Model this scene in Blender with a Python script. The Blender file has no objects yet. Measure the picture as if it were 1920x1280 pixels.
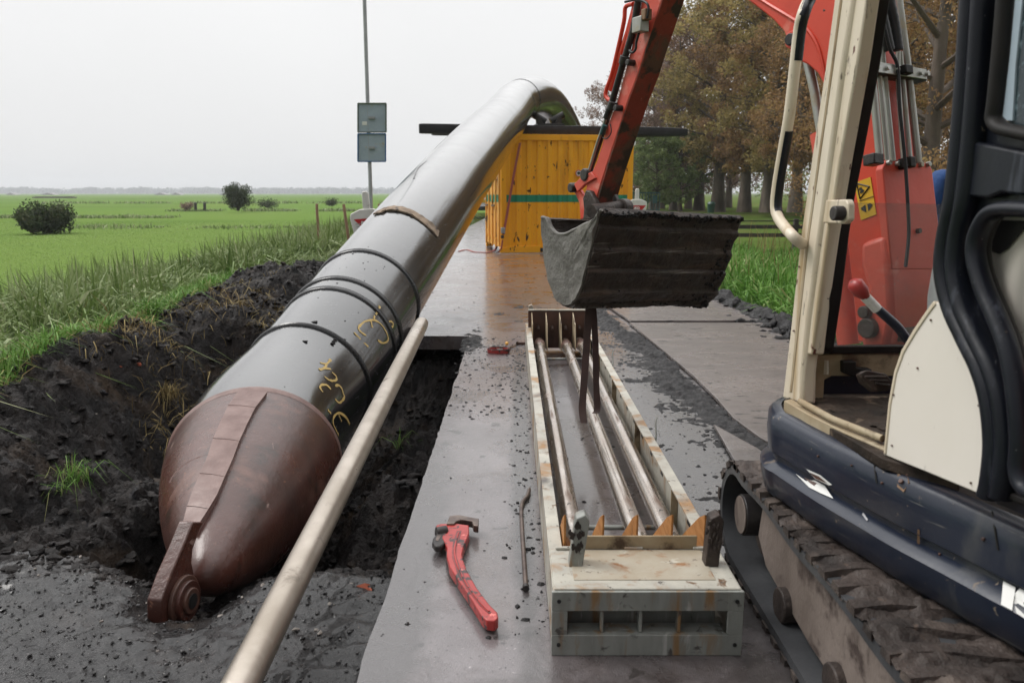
import bpy, math, random
import numpy as np
from mathutils import Vector, noise as mn
random.seed(7); rng = np.random.default_rng(7)
scn = bpy.context.scene
R_ = math.radians
# ------------------------------------------------------------------ camera
CAMH = 1.33; FPX = 1493.3; PIT = math.atan(278 / FPX); CP, SP = math.cos(PIT), math.sin(PIT)
cd = bpy.data.cameras.new('camera'); cam = bpy.data.objects.new('camera', cd)
scn.collection.objects.link(cam); scn.camera = cam
cam.location = (0, 0, CAMH); cam.rotation_euler = (math.pi / 2 - PIT, 0, 0)
cd.sensor_width = 36; cd.lens = 28.0; cd.clip_start = 0.05; cd.clip_end = 6000
cd.dof.use_dof = True; cd.dof.focus_distance = 4.2; cd.dof.aperture_fstop = 5.0
# ------------------------------------------------------------------ world and sun
SUN_EL, SUN_AZ = R_(52), R_(-75)      # azimuth from +y towards +x (sun on the left)
w = bpy.data.worlds.new('World'); scn.world = w; w.use_nodes = True
nt = w.node_tree; nt.nodes.clear(); N = nt.nodes.new; Lk = nt.links.new
out = N('ShaderNodeOutputWorld'); bg = N('ShaderNodeBackground'); bg.inputs[1].default_value = 0.1
sky = N('ShaderNodeTexSky'); sky.sky_type = 'NISHITA'; sky.sun_disc = False
sky.sun_elevation = SUN_EL; sky.sun_rotation = SUN_AZ; sky.dust_density = 4
hs = N('ShaderNodeHueSaturation'); hs.inputs['Saturation'].default_value = 0.15
tc = N('ShaderNodeTexCoord'); sx = N('ShaderNodeSeparateXYZ')
cr = N('ShaderNodeValToRGB'); cr.color_ramp.elements[0].position = 0.0
cr.color_ramp.elements[0].color = (.305, .305, .302, 1)
for p_, c_ in ((.03, .318), (.25, .355), (.5, .66), (1.0, 1.12)):
    e = cr.color_ramp.elements.new(p_) if p_ < 1 else cr.color_ramp.elements[-1]
    e.color = (c_, c_ * 1.0, c_ * 1.0, 1)
mul = N('ShaderNodeVectorMath'); mul.operation = 'SCALE'; mul.inputs[3].default_value = 23.0
cn = N('ShaderNodeTexNoise'); cn.inputs['Scale'].default_value = 1.6; cn.inputs['Detail'].default_value = 3
cmr = N('ShaderNodeMapRange'); cmr.inputs[3].default_value = .86; cmr.inputs[4].default_value = 1.12
mul2 = N('ShaderNodeVectorMath'); mul2.operation = 'SCALE'
mx = N('ShaderNodeMix'); mx.data_type = 'RGBA'; mx.inputs[0].default_value = .12
Lk(tc.outputs['Generated'], sx.inputs[0]); Lk(sx.outputs[2], cr.inputs[0]); Lk(cr.outputs[0], mul.inputs[0])
Lk(tc.outputs['Generated'], cn.inputs['Vector']); Lk(cn.outputs[0], cmr.inputs[0]); Lk(cmr.outputs[0], mul2.inputs[3])
az = N('ShaderNodeMapRange'); az.interpolation_type = 'SMOOTHSTEP'; az.inputs[1].default_value = -.75; az.inputs[2].default_value = .45; az.inputs[3].default_value = .34; az.inputs[4].default_value = 1.0
mul3 = N('ShaderNodeVectorMath'); mul3.operation = 'SCALE'      # unseen sky behind the camera dimmed to deepen contrast on facing surfaces
Lk(sx.outputs[1], az.inputs[0]); Lk(az.outputs[0], mul3.inputs[3]); Lk(mul.outputs[0], mul3.inputs[0]); Lk(mul3.outputs[0], mul2.inputs[0])
Lk(sky.outputs[0], hs.inputs['Color']); Lk(mul2.outputs[0], mx.inputs[6]); Lk(hs.outputs[0], mx.inputs[7])
Lk(mx.outputs[2], bg.inputs[0]); Lk(bg.outputs[0], out.inputs[0])
sd = bpy.data.lights.new('sun', 'SUN'); sd.energy = 1.5; sd.angle = R_(20); sd.color = (1, .97, .93)
so = bpy.data.objects.new('sun', sd); scn.collection.objects.link(so)
sdir = Vector((math.sin(SUN_AZ) * math.cos(SUN_EL), math.cos(SUN_AZ) * math.cos(SUN_EL), math.sin(SUN_EL)))
so.rotation_euler = sdir.to_track_quat('Z', 'Y').to_euler(); so.location = sdir * 30
scn.view_settings.view_transform = 'Standard'; scn.view_settings.look = 'None'
scn.view_settings.exposure = 0.3; scn.view_settings.gamma = 1
scn.cycles.max_bounces = 6; scn.cycles.transparent_max_bounces = 12
scn.cycles.volume_bounces = 0

# ------------------------------------------------------------------ pixel rays of the reference view -> points at real depths
CAM = Vector((0, 0, CAMH))
def ray(px, py):
    a = (px - 960) / FPX; b = (640 - py) / FPX
    return Vector((a, CP + b * SP, -SP + b * CP))
def WY(px, py, y): r = ray(px, py); return CAM + r * (y / r.y)
def WZ(px, py, z): r = ray(px, py); return CAM + r * ((z - CAMH) / r.z)
def WP(px, py, P, n):
    r = ray(px, py); n = Vector(n); return CAM + r * ((Vector(P) - CAM).dot(n) / r.dot(n))

# ------------------------------------------------------------------ materials
def new_mat(name):
    m = bpy.data.materials.new(name); m.use_nodes = True; t = m.node_tree
    return m, t, t.nodes['Principled BSDF'], t.nodes.new, t.links.new
def noise_node(t, co, scale, detail=4, rough=.55, dist=0, stretch=None):
    n = t.nodes.new('ShaderNodeTexNoise'); n.inputs['Scale'].default_value = scale
    n.inputs['Detail'].default_value = detail; n.inputs['Roughness'].default_value = rough
    n.inputs['Distortion'].default_value = dist
    if stretch:
        mp = t.nodes.new('ShaderNodeMapping'); mp.inputs['Scale'].default_value = stretch
        t.links.new(co, mp.inputs[0]); co = mp.outputs[0]
    t.links.new(co, n.inputs['Vector']); return n.outputs[0]
def ramp(t, v, a, b, lo=0., hi=1.):
    m = t.nodes.new('ShaderNodeMapRange'); m.inputs[1].default_value = a; m.inputs[2].default_value = b
    m.inputs[3].default_value = lo; m.inputs[4].default_value = hi; t.links.new(v, m.inputs[0]); return m.outputs[0]
def mixc(t, f, a, b):
    m = t.nodes.new('ShaderNodeMix'); m.data_type = 'RGBA'
    for i, s in ((0, f), (6, a), (7, b)):
        if isinstance(s, (int, float)): m.inputs[i].default_value = s
        elif isinstance(s, tuple): m.inputs[i].default_value = (*s, 1)
        else: t.links.new(s, m.inputs[i])
    return m.outputs[2]
def mixf(t, f, a, b):
    m = t.nodes.new('ShaderNodeMix'); m.data_type = 'FLOAT'
    for i, s in ((0, f), (2, a), (3, b)):
        if isinstance(s, (int, float)): m.inputs[i].default_value = s
        else: t.links.new(s, m.inputs[i])
    return m.outputs[0]
def M(name, c1, c2=None, scale=4, rough=.5, rough2=None, metal=0, bumps=(), spots=(), coat=0, stretch=None, spec=.5, det=5, crough=.08):
    """c1/c2 blended by noise; spots: (colour, scale, lo, hi, rough, stretch); bumps: (scale, distance[, stretch])"""
    m, t, b, N, Lk = new_mat(name); tc = N('ShaderNodeTexCoord').outputs['Object']
    c2 = c2 or tuple(x * .8 for x in c1)
    n1 = noise_node(t, tc, scale, det, .6, .3, stretch); f = ramp(t, n1, .35, .65)
    col = mixc(t, f, c1, c2)
    rg = mixf(t, f, rough, rough2 if rough2 is not None else rough)
    mt = metal
    for s in spots:
        sc, k, lo, hi, rr = s[:5]; st = s[5] if len(s) > 5 else None
        g = ramp(t, noise_node(t, tc, k, 6, .62, .4, st), lo, hi)
        col = mixc(t, g, col, sc); rg = mixf(t, g, rg, rr)
        if metal: mt = mixf(t, g, mt, 0.0)
    Lk(col, b.inputs['Base Color']); Lk(rg, b.inputs['Roughness'])
    if isinstance(mt, (int, float)): b.inputs['Metallic'].default_value = mt
    else: Lk(mt, b.inputs['Metallic'])
    b.inputs['Coat Weight'].default_value = coat; b.inputs['Coat Roughness'].default_value = crough
    b.inputs['Specular IOR Level'].default_value = spec
    prev = None
    for bb in bumps:
        k, d = bb[:2]; st = bb[2] if len(bb) > 2 else None
        bn = N('ShaderNodeBump'); bn.inputs['Distance'].default_value = d; bn.inputs['Strength'].default_value = 1
        Lk(noise_node(t, tc, k, 5, .6, 0, st), bn.inputs['Height'])
        if prev: Lk(prev, bn.inputs['Normal'])
        prev = bn.outputs[0]
    if prev: Lk(prev, b.inputs['Normal'])
    return m
def leafmat(name, cols, rough=.5, trans=.25):
    m, t, b, N, Lk = new_mat(name)
    at = N('ShaderNodeAttribute'); at.attribute_name = 'tint'
    cr = N('ShaderNodeValToRGB'); el = cr.color_ramp.elements
    for i, c in enumerate(cols):
        p = i / (len(cols) - 1)
        e = el[0] if i == 0 else (el[-1] if i == len(cols) - 1 else el.new(p)); e.color = (*c, 1)
    Lk(at.outputs['Fac'], cr.inputs[0]); Lk(cr.outputs[0], b.inputs['Base Color']); b.inputs['Roughness'].default_value = rough; b.inputs['Specular IOR Level'].default_value = .15
    if trans:
        tr = N('ShaderNodeBsdfTranslucent'); ms = N('ShaderNodeMixShader'); ms.inputs[0].default_value = trans
        Lk(cr.outputs[0], tr.inputs[0]); Lk(b.outputs[0], ms.inputs[1]); Lk(tr.outputs[0], ms.inputs[2])
        Lk(ms.outputs[0], t.nodes['Material Output'].inputs[0])
    return m

MT = {}
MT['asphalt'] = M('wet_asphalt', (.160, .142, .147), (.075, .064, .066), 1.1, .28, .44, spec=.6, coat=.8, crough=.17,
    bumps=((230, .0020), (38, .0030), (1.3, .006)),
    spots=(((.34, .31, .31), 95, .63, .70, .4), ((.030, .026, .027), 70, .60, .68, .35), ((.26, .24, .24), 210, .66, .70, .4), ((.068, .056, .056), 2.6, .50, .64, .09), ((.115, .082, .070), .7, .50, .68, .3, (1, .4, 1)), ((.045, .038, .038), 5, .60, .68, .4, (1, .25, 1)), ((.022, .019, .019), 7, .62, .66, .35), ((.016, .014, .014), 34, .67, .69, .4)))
MT['soil'] = M('wet_dark_peat', (.017, .0120, .0105), (.0065, .0055, .0058), 5, .34, .62, bumps=((22, .03), (70, .014), (200, .004)),
    spots=(((.050, .033, .021), 1.5, .56, .70, .7), ((.10, .08, .06), 60, .70, .73, .6), ((.014, .013, .016), 9, .60, .68, .16)), spec=0.22)
MT['clod'] = M('mud_clod', (.0120, .0102, .0108), (.006, .0055, .006), 14, .28, .6, bumps=((60, .010),), spec=0.25)
MT['gravel'] = M('gritty_wet_mud', (.011, .009, .0095), (.005, .0045, .005), 2.5, .16, .40, coat=.38, spec=.28, crough=.16, bumps=((95, .007), (26, .016), (320, .0015), (6, .02)),
    spots=(((.042, .034, .031), 1.1, .54, .68, .35), ((.085, .075, .072), 110, .63, .69, .4), ((.004, .004, .0045), 60, .58, .63, .2), ((.006, .0055, .006), 3.4, .48, .60, .10), ((.16, .145, .135), 230, .68, .71, .5)))
MT['hdpe'] = M('black_plastic_pipe', (.008, .0085, .0095), (.013, .0135, .015), 2.2, .15, .24, coat=.9, spec=.7, crough=.10, bumps=((1.6, .005), (160, .00015)),
    spots=(((.035, .033, .032), 5, .60, .75, .34), ((.06, .045, .033), 42, .72, .75, .7), ((.08, .08, .08), 8, .66, .69, .5, (1, 1, 16))))
MT['collar'] = M('black_weld_bead', (.010, .010, .011), (.018, .018, .019), 8, .2, .3, bumps=((30, .002),))
MT['rust_cone'] = M('wet_rusty_steel', (.082, .029, .021), (.038, .015, .011), 2.6, .24, .40, coat=.18, crough=.16, bumps=((180, .0012), (40, .0012), (5, .006)),
    spots=(((.155, .075, .055), 3.4, .56, .72, .45), ((.030, .014, .010), 6, .56, .68, .32), ((.20, .095, .06), 38, .64, .70, .55), ((.24, .16, .14), 14, .665, .70, .5, (1, .25, 1)), ((.02, .010, .008), 90, .64, .68, .5)))
MT['rust_band'] = M('rusty_weld_band', (.175, .105, .09), (.12, .065, .055), 9, .38, .5, bumps=((120, .001), (16, .004)))
MT['dark_rust'] = M('dark_rusty_steel', (.055, .028, .022), (.10, .045, .03), 9, .35, .5, bumps=((60, .002),))
MT['tube'] = M('worn_steel_tube', (.46, .41, .355), (.30, .26, .215), 3, .27, .38, metal=.8, bumps=((90, .0006, (1, 8, 1)),),
    spots=(((.10, .075, .055), 7, .60, .72, .5), ((.16, .085, .05), 22, .68, .74, .6)))
MT['rod'] = M('drill_rod_steel', (.70, .655, .61), (.38, .31, .255), 2.4, .16, .30, metal=.95, bumps=((60, .0006),), stretch=(3, .5, 3),
    spots=(((.10, .055, .035), 5, .56, .70, .5, (3, .6, 3)), ((.05, .04, .035), 12, .64, .7, .5)))
MT['cream_steel'] = M('cream_painted_steel', (.44, .42, .36), (.29, .28, .25), 6, .36, .5, bumps=((60, .0012),),
    spots=(((.30, .18, .09), 6, .52, .66, .6), ((.13, .075, .04), 15, .60, .68, .6, (1, 1, .3)), ((.06, .05, .045), 34, .63, .68, .5), ((.10, .09, .085), 3, .60, .72, .5)), spec=0.3)
MT['grey_steel'] = M('grimy_grey_steel', (.24, .25, .23), (.17, .175, .16), 5, .42, .55, bumps=((60, .0012),), stretch=(3, 3, .6),
    spots=(((.20, .12, .055), 9, .54, .68, .6, (2, 2, .3)), ((.06, .055, .05), 22, .60, .68, .5), ((.33, .33, .31), 14, .60, .68, .4, (2, 2, .3))))
MT['inner_cream'] = M('stained_inner_steel', (.40, .34, .24), (.27, .20, .12), 5, .5, .6, spots=(((.07, .045, .03), 6, .55, .66, .5),), spec=0.2)
MT['rust_plate'] = M('rust_stained_plate', (.38, .345, .28), (.30, .25, .18), 5, .42, .5, spec=.3, spots=(((.24, .105, .035), 9, .54, .66, .6), ((.08, .055, .04), 26, .62, .68, .5), ((.46, .43, .36), 13, .60, .68, .5)))
MT['ply'] = M('rusty_orange_plate', (.42, .20, .07), (.30, .13, .04), 9, .55, .65, spots=(((.05, .03, .02), 12, .60, .66, .6),), stretch=(1, 1, 4), spec=0.2)
MT['red_paint'] = M('red_orange_paint', (.60, .060, .030), (.50, .045, .022), 2.5, .33, .42, bumps=((9, .002), (240, .0003)),
    spots=(((.62, .18, .13), 5, .60, .72, .5), ((.13, .05, .035), 26, .69, .72, .6)), spec=0.4)
MT['red_pale'] = M('weathered_red_paint', (.58, .095, .065), (.50, .07, .045), 3, .38, .45, bumps=((12, .002),),
    spots=(((.60, .26, .21), 4, .58, .70, .5), ((.10, .05, .04), 30, .69, .72, .6)), spec=0.35)
MT['stick_mud'] = M('mud_caked_red_paint', (.26, .04, .024), (.19, .033, .02), 4, .45, .55, bumps=((14, .005),),
    spots=(((.10, .05, .033), 6, .48, .58, .6), ((.045, .030, .022), 9, .50, .58, .7), ((.42, .28, .22), 22, .67, .72, .6)), spec=0.25)
MT['mud_metal'] = M('muddy_brown_steel', (.055, .042, .036), (.028, .022, .020), 12, .42, .6, bumps=((40, .006),),
    spots=(((.14, .11, .095), 9, .60, .72, .6),), spec=0.25)
MT['bucket_out'] = M('bucket_caked_in_black_mud', (.026, .020, .017), (.052, .038, .031), 7, .45, .65, bumps=((28, .010), (6, .02, (1, 1, 3))),
    spots=(((.070, .048, .036), 5, .55, .66, .6, (.5, .5, 5)), ((.19, .17, .155), 12, .61, .70, .5, (.3, .3, 6))), spec=0.22)
MT['bucket_side'] = M('grey_clay_steel', (.17, .163, .150), (.105, .10, .09), 5, .45, .6, bumps=((22, .010), (70, .003)),
    spots=(((.20, .19, .17), 6, .56, .68, .5, (1, 1, .35)),), spec=0.3)
MT['dark_iron'] = M('dark_greasy_iron', (.022, .020, .021), (.04, .035, .032), 16, .38, .5, bumps=((40, .003),), spec=0.3)
MT['hose'] = M('black_rubber_hose', (.016, .016, .018), (.024, .024, .026), 12, .38, .5, spec=0.3)
MT['chrome'] = M('steel_hydraulic_pipe', (.42, .43, .41), (.28, .28, .25), 7, .30, .42, metal=.6, stretch=(1, 1, .3),
    spots=(((.30, .27, .20), 12, .55, .68, .6),))
MT['yellow'] = M('chipped_yellow_paint', (.88, .39, .014), (.80, .33, .010), .8, .42, .5, bumps=((1.2, .01),),
    spots=(((.33, .12, .02), 1.3, .62, .85, .5, (1, 1, .25)), ((.045, .016, .010), 4.2, .635, .652, .7, (1.4, 1.4, .6)), ((.05, .02, .012), 9, .665, .685, .7, (1, 1, .6))), spec=0.35)
MT['yellow_pale'] = M('faded_yellow_paint', (.84, .46, .10), (.70, .33, .05), 1.6, .45, .5,
    spots=(((.10, .035, .02), 4, .62, .66, .7, (1, 1, .5)),))
MT['green_stripe'] = M('green_stripe_paint', (.012, .235, .13), (.010, .19, .105), 2, .42, .5,
    spots=(((.045, .016, .010), 4.2, .635, .652, .7, (1.4, 1.4, .6)),))
MT['timber'] = M('dark_wet_timber', (.032, .029, .033), (.018, .016, .018), 3, .45, .6, bumps=((30, .006, (.2, 1, 1)),), spec=0.25)
MT['cream_cab'] = M('cream_cab_paint', (.68, .61, .50), (.58, .50, .38), 3, .36, .45, stretch=(1, 1, .3), bumps=((5, .002),),
    spots=(((.36, .25, .12), 4, .52, .70, .5, (2, 2, .2)), ((.10, .025, .016), 20, .655, .68, .6, (1, 1, .5)), ((.055, .022, .016), 9, .655, .685, .6, (2, 2, .3)), ((.16, .13, .10), 40, .64, .70, .6, (1, 1, .4))))
MT['cream_plain'] = M('off_white_panel', (.70, .66, .60), (.66, .62, .55), 2, .40, .46, bumps=((2, .003),),
    spots=(((.20, .10, .06), 48, .705, .72, .6), ((.33, .30, .27), 9, .66, .72, .6, (1, 1, .3))))
MT['black_frame'] = M('scuffed_black_paint', (.004, .005, .009), (.008, .010, .016), 4, .28, .45, spec=.3, bumps=((7, .002),),
    spots=(((.045, .05, .065), 9, .58, .70, .5, (2, 2, .3)), ((.20, .16, .12), 24, .70, .715, .6), ((.10, .10, .11), 60, .69, .71, .5)))
MT['rubber'] = M('black_rubber', (.008, .0075, .008), (.015, .013, .012), 12, .45, .6, spec=0.22)
MT['blue_skirt'] = M('dark_blue_body_paint', (.007, .011, .024), (.010, .016, .032), 2.5, .28, .40, coat=.15, bumps=((6, .003),),
    spots=(((.06, .062, .065), 5, .56, .70, .5, (1, 1, .3)), ((.13, .10, .075), 15, .655, .70, .6), ((.20, .16, .12), 45, .68, .71, .6), ((.09, .09, .09), 11, .64, .67, .5, (.2, .2, 3))))
MT['track'] = M('muddy_track_rubber', (.078, .062, .055), (.030, .025, .023), 7, .38, .6, bumps=((24, .012), (80, .003)),
    spots=(((.11, .088, .075), 6, .56, .68, .5), ((.085, .062, .05), 26, .62, .70, .6)), spec=0.2)
MT['track_in'] = M('smeared_track_rubber', (.060, .062, .066), (.036, .037, .040), 4, .36, .5, bumps=((14, .004),), spec=0.22)
MT['track_frame'] = M('clay_smeared_frame', (.20, .165, .145), (.13, .105, .09), 4, .48, .6, bumps=((18, .006),), stretch=(1, 1, .5),
    spots=(((.06, .045, .04), 7, .54, .64, .5),), spec=0.25)
MT['floor'] = M('muddy_cab_floor', (.050, .036, .028), (.020, .016, .013), 10, .6, .7, bumps=((30, .008),), spots=(((.16, .12, .085), 14, .60, .70, .6),), spec=0.15)
MT['white_plastic'] = M('white_barrier_plastic', (.70, .69, .66), (.60, .58, .55), 4, .4, .5, spots=(((.34, .31, .27), 9, .60, .7, .6),))
MT['red_sheet'] = M('red_reflective_sheet', (.48, .010, .014), (.42, .008, .012), 4, .35, .4)
MT['white_mark'] = M('white_marking', (.72, .72, .70), (.66, .66, .64), 6, .45)
MT['grey_mark'] = M('grey_marking', (.42, .42, .43), (.36, .36, .37), 6, .45)
MT['galv'] = M('galvanised_steel', (.36, .37, .38), (.29, .30, .31), 5, .38, .5, metal=.4)
MT['sign_grey'] = M('weathered_sign_back', (.33, .40, .46), (.28, .34, .40), 4, .5, .55, spots=(((.35, .33, .25), 7, .64, .68, .6),))
MT['sign_blue'] = M('blue_sign_edge', (.03, .12, .28), None, 4, .4)
MT['sign_green'] = M('dark_sign_edge', (.09, .12, .09), None, 4, .5)
MT['wood'] = M('weathered_wood', (.22, .13, .07), (.15, .085, .045), 9, .7, .75, stretch=(4, 4, .6))
MT['wood_dark'] = M('dark_fence_wood', (.035, .030, .028), (.055, .047, .042), 6, .7)
MT['bark'] = M('tree_bark', (.16, .13, .108), (.09, .075, .062), 3, .8, .85, bumps=((9, .03, (1, 1, .3)),), stretch=(1, 1, .3), spec=0.1)
MT['wrench_red'] = M('red_wrench_paint', (.36, .032, .028), (.28, .024, .022), 9, .38, .5, coat=.1, bumps=((50, .001),),
    spots=(((.03, .02, .02), 18, .57, .61, .5), ((.62, .16, .14), 26, .62, .66, .5)))
MT['wrench_dark'] = M('worn_wrench_groove', (.22, .03, .03), (.06, .03, .03), 22, .45, .5)
MT['wrench_steel'] = M('worn_tool_steel', (.16, .12, .10), (.075, .055, .05), 18, .34, .45, metal=.6)
MT['strap'] = M('brown_lifting_strap', (.050, .024, .020), (.034, .018, .016), 16, .75, .8, bumps=((150, .001),))
MT['red_strap'] = M('red_ratchet_strap', (.38, .09, .075), (.30, .07, .06), 9, .7)
MT['rag'] = M('muddy_burlap', (.27, .20, .14), (.15, .11, .08), 14, .8, .9, bumps=((60, .006),), spots=(((.04, .03, .025), 16, .58, .64, .7),))
MT['yellow_paint'] = M('yellow_marker_paint', (.50, .34, .10), (.36, .25, .08), 25, .55)
MT['sticker'] = M('yellow_warning_sticker', (.70, .40, .015), None, 6, .4)
MT['black_ink'] = M('black_ink', (.012, .012, .012), None, 6, .5)
MT['blue_cloth'] = M('blue_work_jacket', (.010, .050, .17), (.008, .035, .12), 12, .85, bumps=((30, .006),))
MT['dark_cloth'] = M('dark_trousers', (.02, .022, .03), None, 12, .85)
MT['skin'] = M('skin', (.45, .24, .17), None, 12, .5)
MT['hair'] = M('dark_hair', (.03, .02, .015), None, 30, .6)
MT['seat_grey'] = M('grey_seat_vinyl', (.24, .25, .25), (.18, .19, .19), 9, .5)
MT['plate'] = M('wet_muddy_road_plate', (.165, .143, .135), (.095, .080, .075), 1.5, .24, .34, coat=.3, bumps=((150, .0012), (9, .004), (2, .006)), stretch=(1, 2.5, 1),
    spots=(((.018, .016, .016), 7, .60, .66, .4, (1, 2.5, 1)), ((.02, .017, .017), 26, .64, .67, .4, (1, 2, 1))), spec=0.45)
MT['plate_edge'] = M('dark_plate_edge', (.014, .012, .012), None, 9, .4)
MT['field'] = M('field_grass', (.118, .190, .048), (.098, .168, .040), .9, .8, .85, bumps=((9, .05),), det=8,
    spots=(((.13, .19, .05), .05, .45, .65, .8, (1, .25, 1)), ((.125, .18, .05), 6, .5, .7, .8), ((.068, .125, .028), .012, .55, .65, .8, (1, 3, 1)), ((.15, .16, .06), .03, .62, .72, .8, (.3, 2, 1))), spec=0)
MT['verge'] = M('verge_ground', (.05, .08, .018), (.045, .055, .018), 1.5, .85, bumps=((14, .05),), spots=(((.05, .035, .02), 3, .56, .66, .8),), spec=0)
MT['lawn'] = M('park_lawn', (.085, .13, .030), (.07, .10, .027), .3, .8, spots=(((.12, .09, .045), .2, .52, .66, .8),), spec=0)
MT['path'] = M('grey_path', (.22, .20, .20), None, 2, .5)
MT['water'] = M('ditch_water', (.03, .035, .03), None, 2, .08, bumps=((3, .01),))
MT['brick'] = M('brick_fragment', (.40, .10, .05), None, 20, .7)
MT['stone'] = M('light_pebble', (.20, .18, .155), (.12, .10, .09), 20, .6)
MT['teal'] = M('teal_gate_paint', (.02, .075, .08), None, 8, .5)
MT['bin_green'] = M('dark_green_plastic', (.01, .05, .035), None, 8, .4)
MT['car_white'] = M('white_car_paint', (.75, .76, .78), None, 3, .2, coat=.5)
MT['car_dark'] = M('dark_car_glass', (.015, .018, .022), None, 3, .1)
MT['grass_l'] = leafmat('reed_leaf', [(.07, .115, .030), (.125, .185, .052), (.19, .25, .09), (.30, .35, .18), (.40, .40, .25)], .45)
MT['grass_r'] = leafmat('verge_grass_blade', [(.045, .115, .016), (.08, .19, .025), (.125, .26, .045), (.19, .32, .085), (.30, .29, .13)], .45)
MT['meadow'] = leafmat('meadow_blade', [(.16, .25, .07), (.21, .31, .085), (.25, .345, .105), (.29, .36, .14)], .8, .45)
MT['straw'] = leafmat('dry_straw', [(.10, .07, .03), (.22, .16, .07), (.34, .27, .12)], .7, .1)
MT['leaf_brown'] = leafmat('rusty_autumn_leaf', [(.14, .088, .05), (.25, .155, .078), (.36, .22, .10), (.30, .23, .09)], .6, .4)
MT['leaf_olive'] = leafmat('olive_autumn_leaf', [(.16, .135, .058), (.28, .22, .088), (.38, .30, .12), (.40, .28, .11)], .6, .4)
MT['leaf_plum'] = leafmat('purple_brown_leaf', [(.16, .11, .088), (.26, .175, .14), (.34, .23, .18)], .6, .4)
MT['leaf_green'] = leafmat('green_leaf', [(.11, .15, .065), (.18, .23, .09), (.26, .30, .12)], .6, .4)
MT['leaf_bush'] = leafmat('field_bush_leaf', [(.032, .048, .022), (.06, .082, .035), (.105, .10, .05)], .6, .2)
MT['leaf_far'] = leafmat('distant_leaf', [(.045, .065, .05), (.06, .08, .06), (.10, .10, .08)], .8, .1)
def shade_mud_blobs(key, blobs):
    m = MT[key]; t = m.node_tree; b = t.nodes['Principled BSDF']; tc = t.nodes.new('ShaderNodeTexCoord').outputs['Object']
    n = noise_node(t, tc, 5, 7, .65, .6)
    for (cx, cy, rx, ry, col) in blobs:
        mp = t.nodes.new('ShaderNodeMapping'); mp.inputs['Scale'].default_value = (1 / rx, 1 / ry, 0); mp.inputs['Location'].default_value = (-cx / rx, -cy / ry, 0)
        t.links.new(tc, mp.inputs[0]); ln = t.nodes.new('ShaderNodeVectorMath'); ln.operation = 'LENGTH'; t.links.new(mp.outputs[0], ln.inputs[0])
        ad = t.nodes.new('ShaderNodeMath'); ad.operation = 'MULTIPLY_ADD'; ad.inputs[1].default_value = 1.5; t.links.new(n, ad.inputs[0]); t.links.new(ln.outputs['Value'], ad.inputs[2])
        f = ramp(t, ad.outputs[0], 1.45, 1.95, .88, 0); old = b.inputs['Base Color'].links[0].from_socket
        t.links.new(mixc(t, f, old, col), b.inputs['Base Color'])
def mud_line(key, z0, spread):
    m = MT[key]; t = m.node_tree; b = t.nodes['Principled BSDF']; tc = t.nodes.new('ShaderNodeTexCoord').outputs['Object']
    sp = t.nodes.new('ShaderNodeSeparateXYZ'); t.links.new(tc, sp.inputs[0]); n = noise_node(t, tc, 14, 7, .7, .5)
    md = t.nodes.new('ShaderNodeMath'); md.operation = 'MULTIPLY_ADD'; md.inputs[1].default_value = spread; t.links.new(n, md.inputs[0]); t.links.new(sp.outputs[2], md.inputs[2])
    f = ramp(t, md.outputs[0], z0 + spread * .5 - .10, z0 + spread * .5 + .14, 1, 0); old = b.inputs['Base Color'].links[0].from_socket
    t.links.new(mixc(t, f, old, (.045, .030, .023)), b.inputs['Base Color'])
def glass_mat(name, dirt, tint=(.9, .93, .92)):
    m, t, b, N, Lk = new_mat(name); tc = N('ShaderNodeTexCoord').outputs['Object']
    tr = N('ShaderNodeBsdfTransparent'); tr.inputs[0].default_value = (*tint, 1)
    b.inputs['Base Color'].default_value = (.42, .42, .42, 1); b.inputs['Roughness'].default_value = .25
    f1 = ramp(t, noise_node(t, tc, 6, 6, .7), .4, .75, dirt * .55, dirt * 1.5)
    f2 = ramp(t, noise_node(t, tc, 130, 3, .6), .64, .70, 0, .30)
    ad = N('ShaderNodeMath'); ad.operation = 'ADD'; ad.use_clamp = True; Lk(f1, ad.inputs[0]); Lk(f2, ad.inputs[1])
    ms = N('ShaderNodeMixShader'); Lk(ad.outputs[0], ms.inputs[0]); Lk(tr.outputs[0], ms.inputs[1]); Lk(b.outputs[0], ms.inputs[2])
    Lk(ms.outputs[0], t.nodes['Material Output'].inputs[0]); return m
mud_line('stick_mud', 1.30, 1.5)
shade_mud_blobs('asphalt', [(.55, 1.50, .85, .60, (.030, .022, .020)), (1.02, 3.0, .34, 2.4, (.022, .018, .017)), (1.0, 6.0, .40, 3.0, (.034, .028, .026)), (.05, 4.2, .06, 2.4, (.028, .024, .024)), (.34, 3.9, .12, 1.0, (.055, .038, .030)), (.5, 13, 2.2, 4.5, (.12, .078, .062)), (-.36, 2.6, .10, 1.6, (.05, .045, .046))])  # rack blobs paint contact shade and wet mud into the asphalt colour
MT['glass'] = glass_mat('dusty_windshield_glass', .16)
MT['dark_glass'] = M('speckled_dark_glass', (.016, .028, .034), (.024, .038, .044), 3, .12, .2, spots=(((.10, .15, .17), 60, .55, .70, .4), ((.20, .24, .26), 150, .64, .68, .5)))

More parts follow.
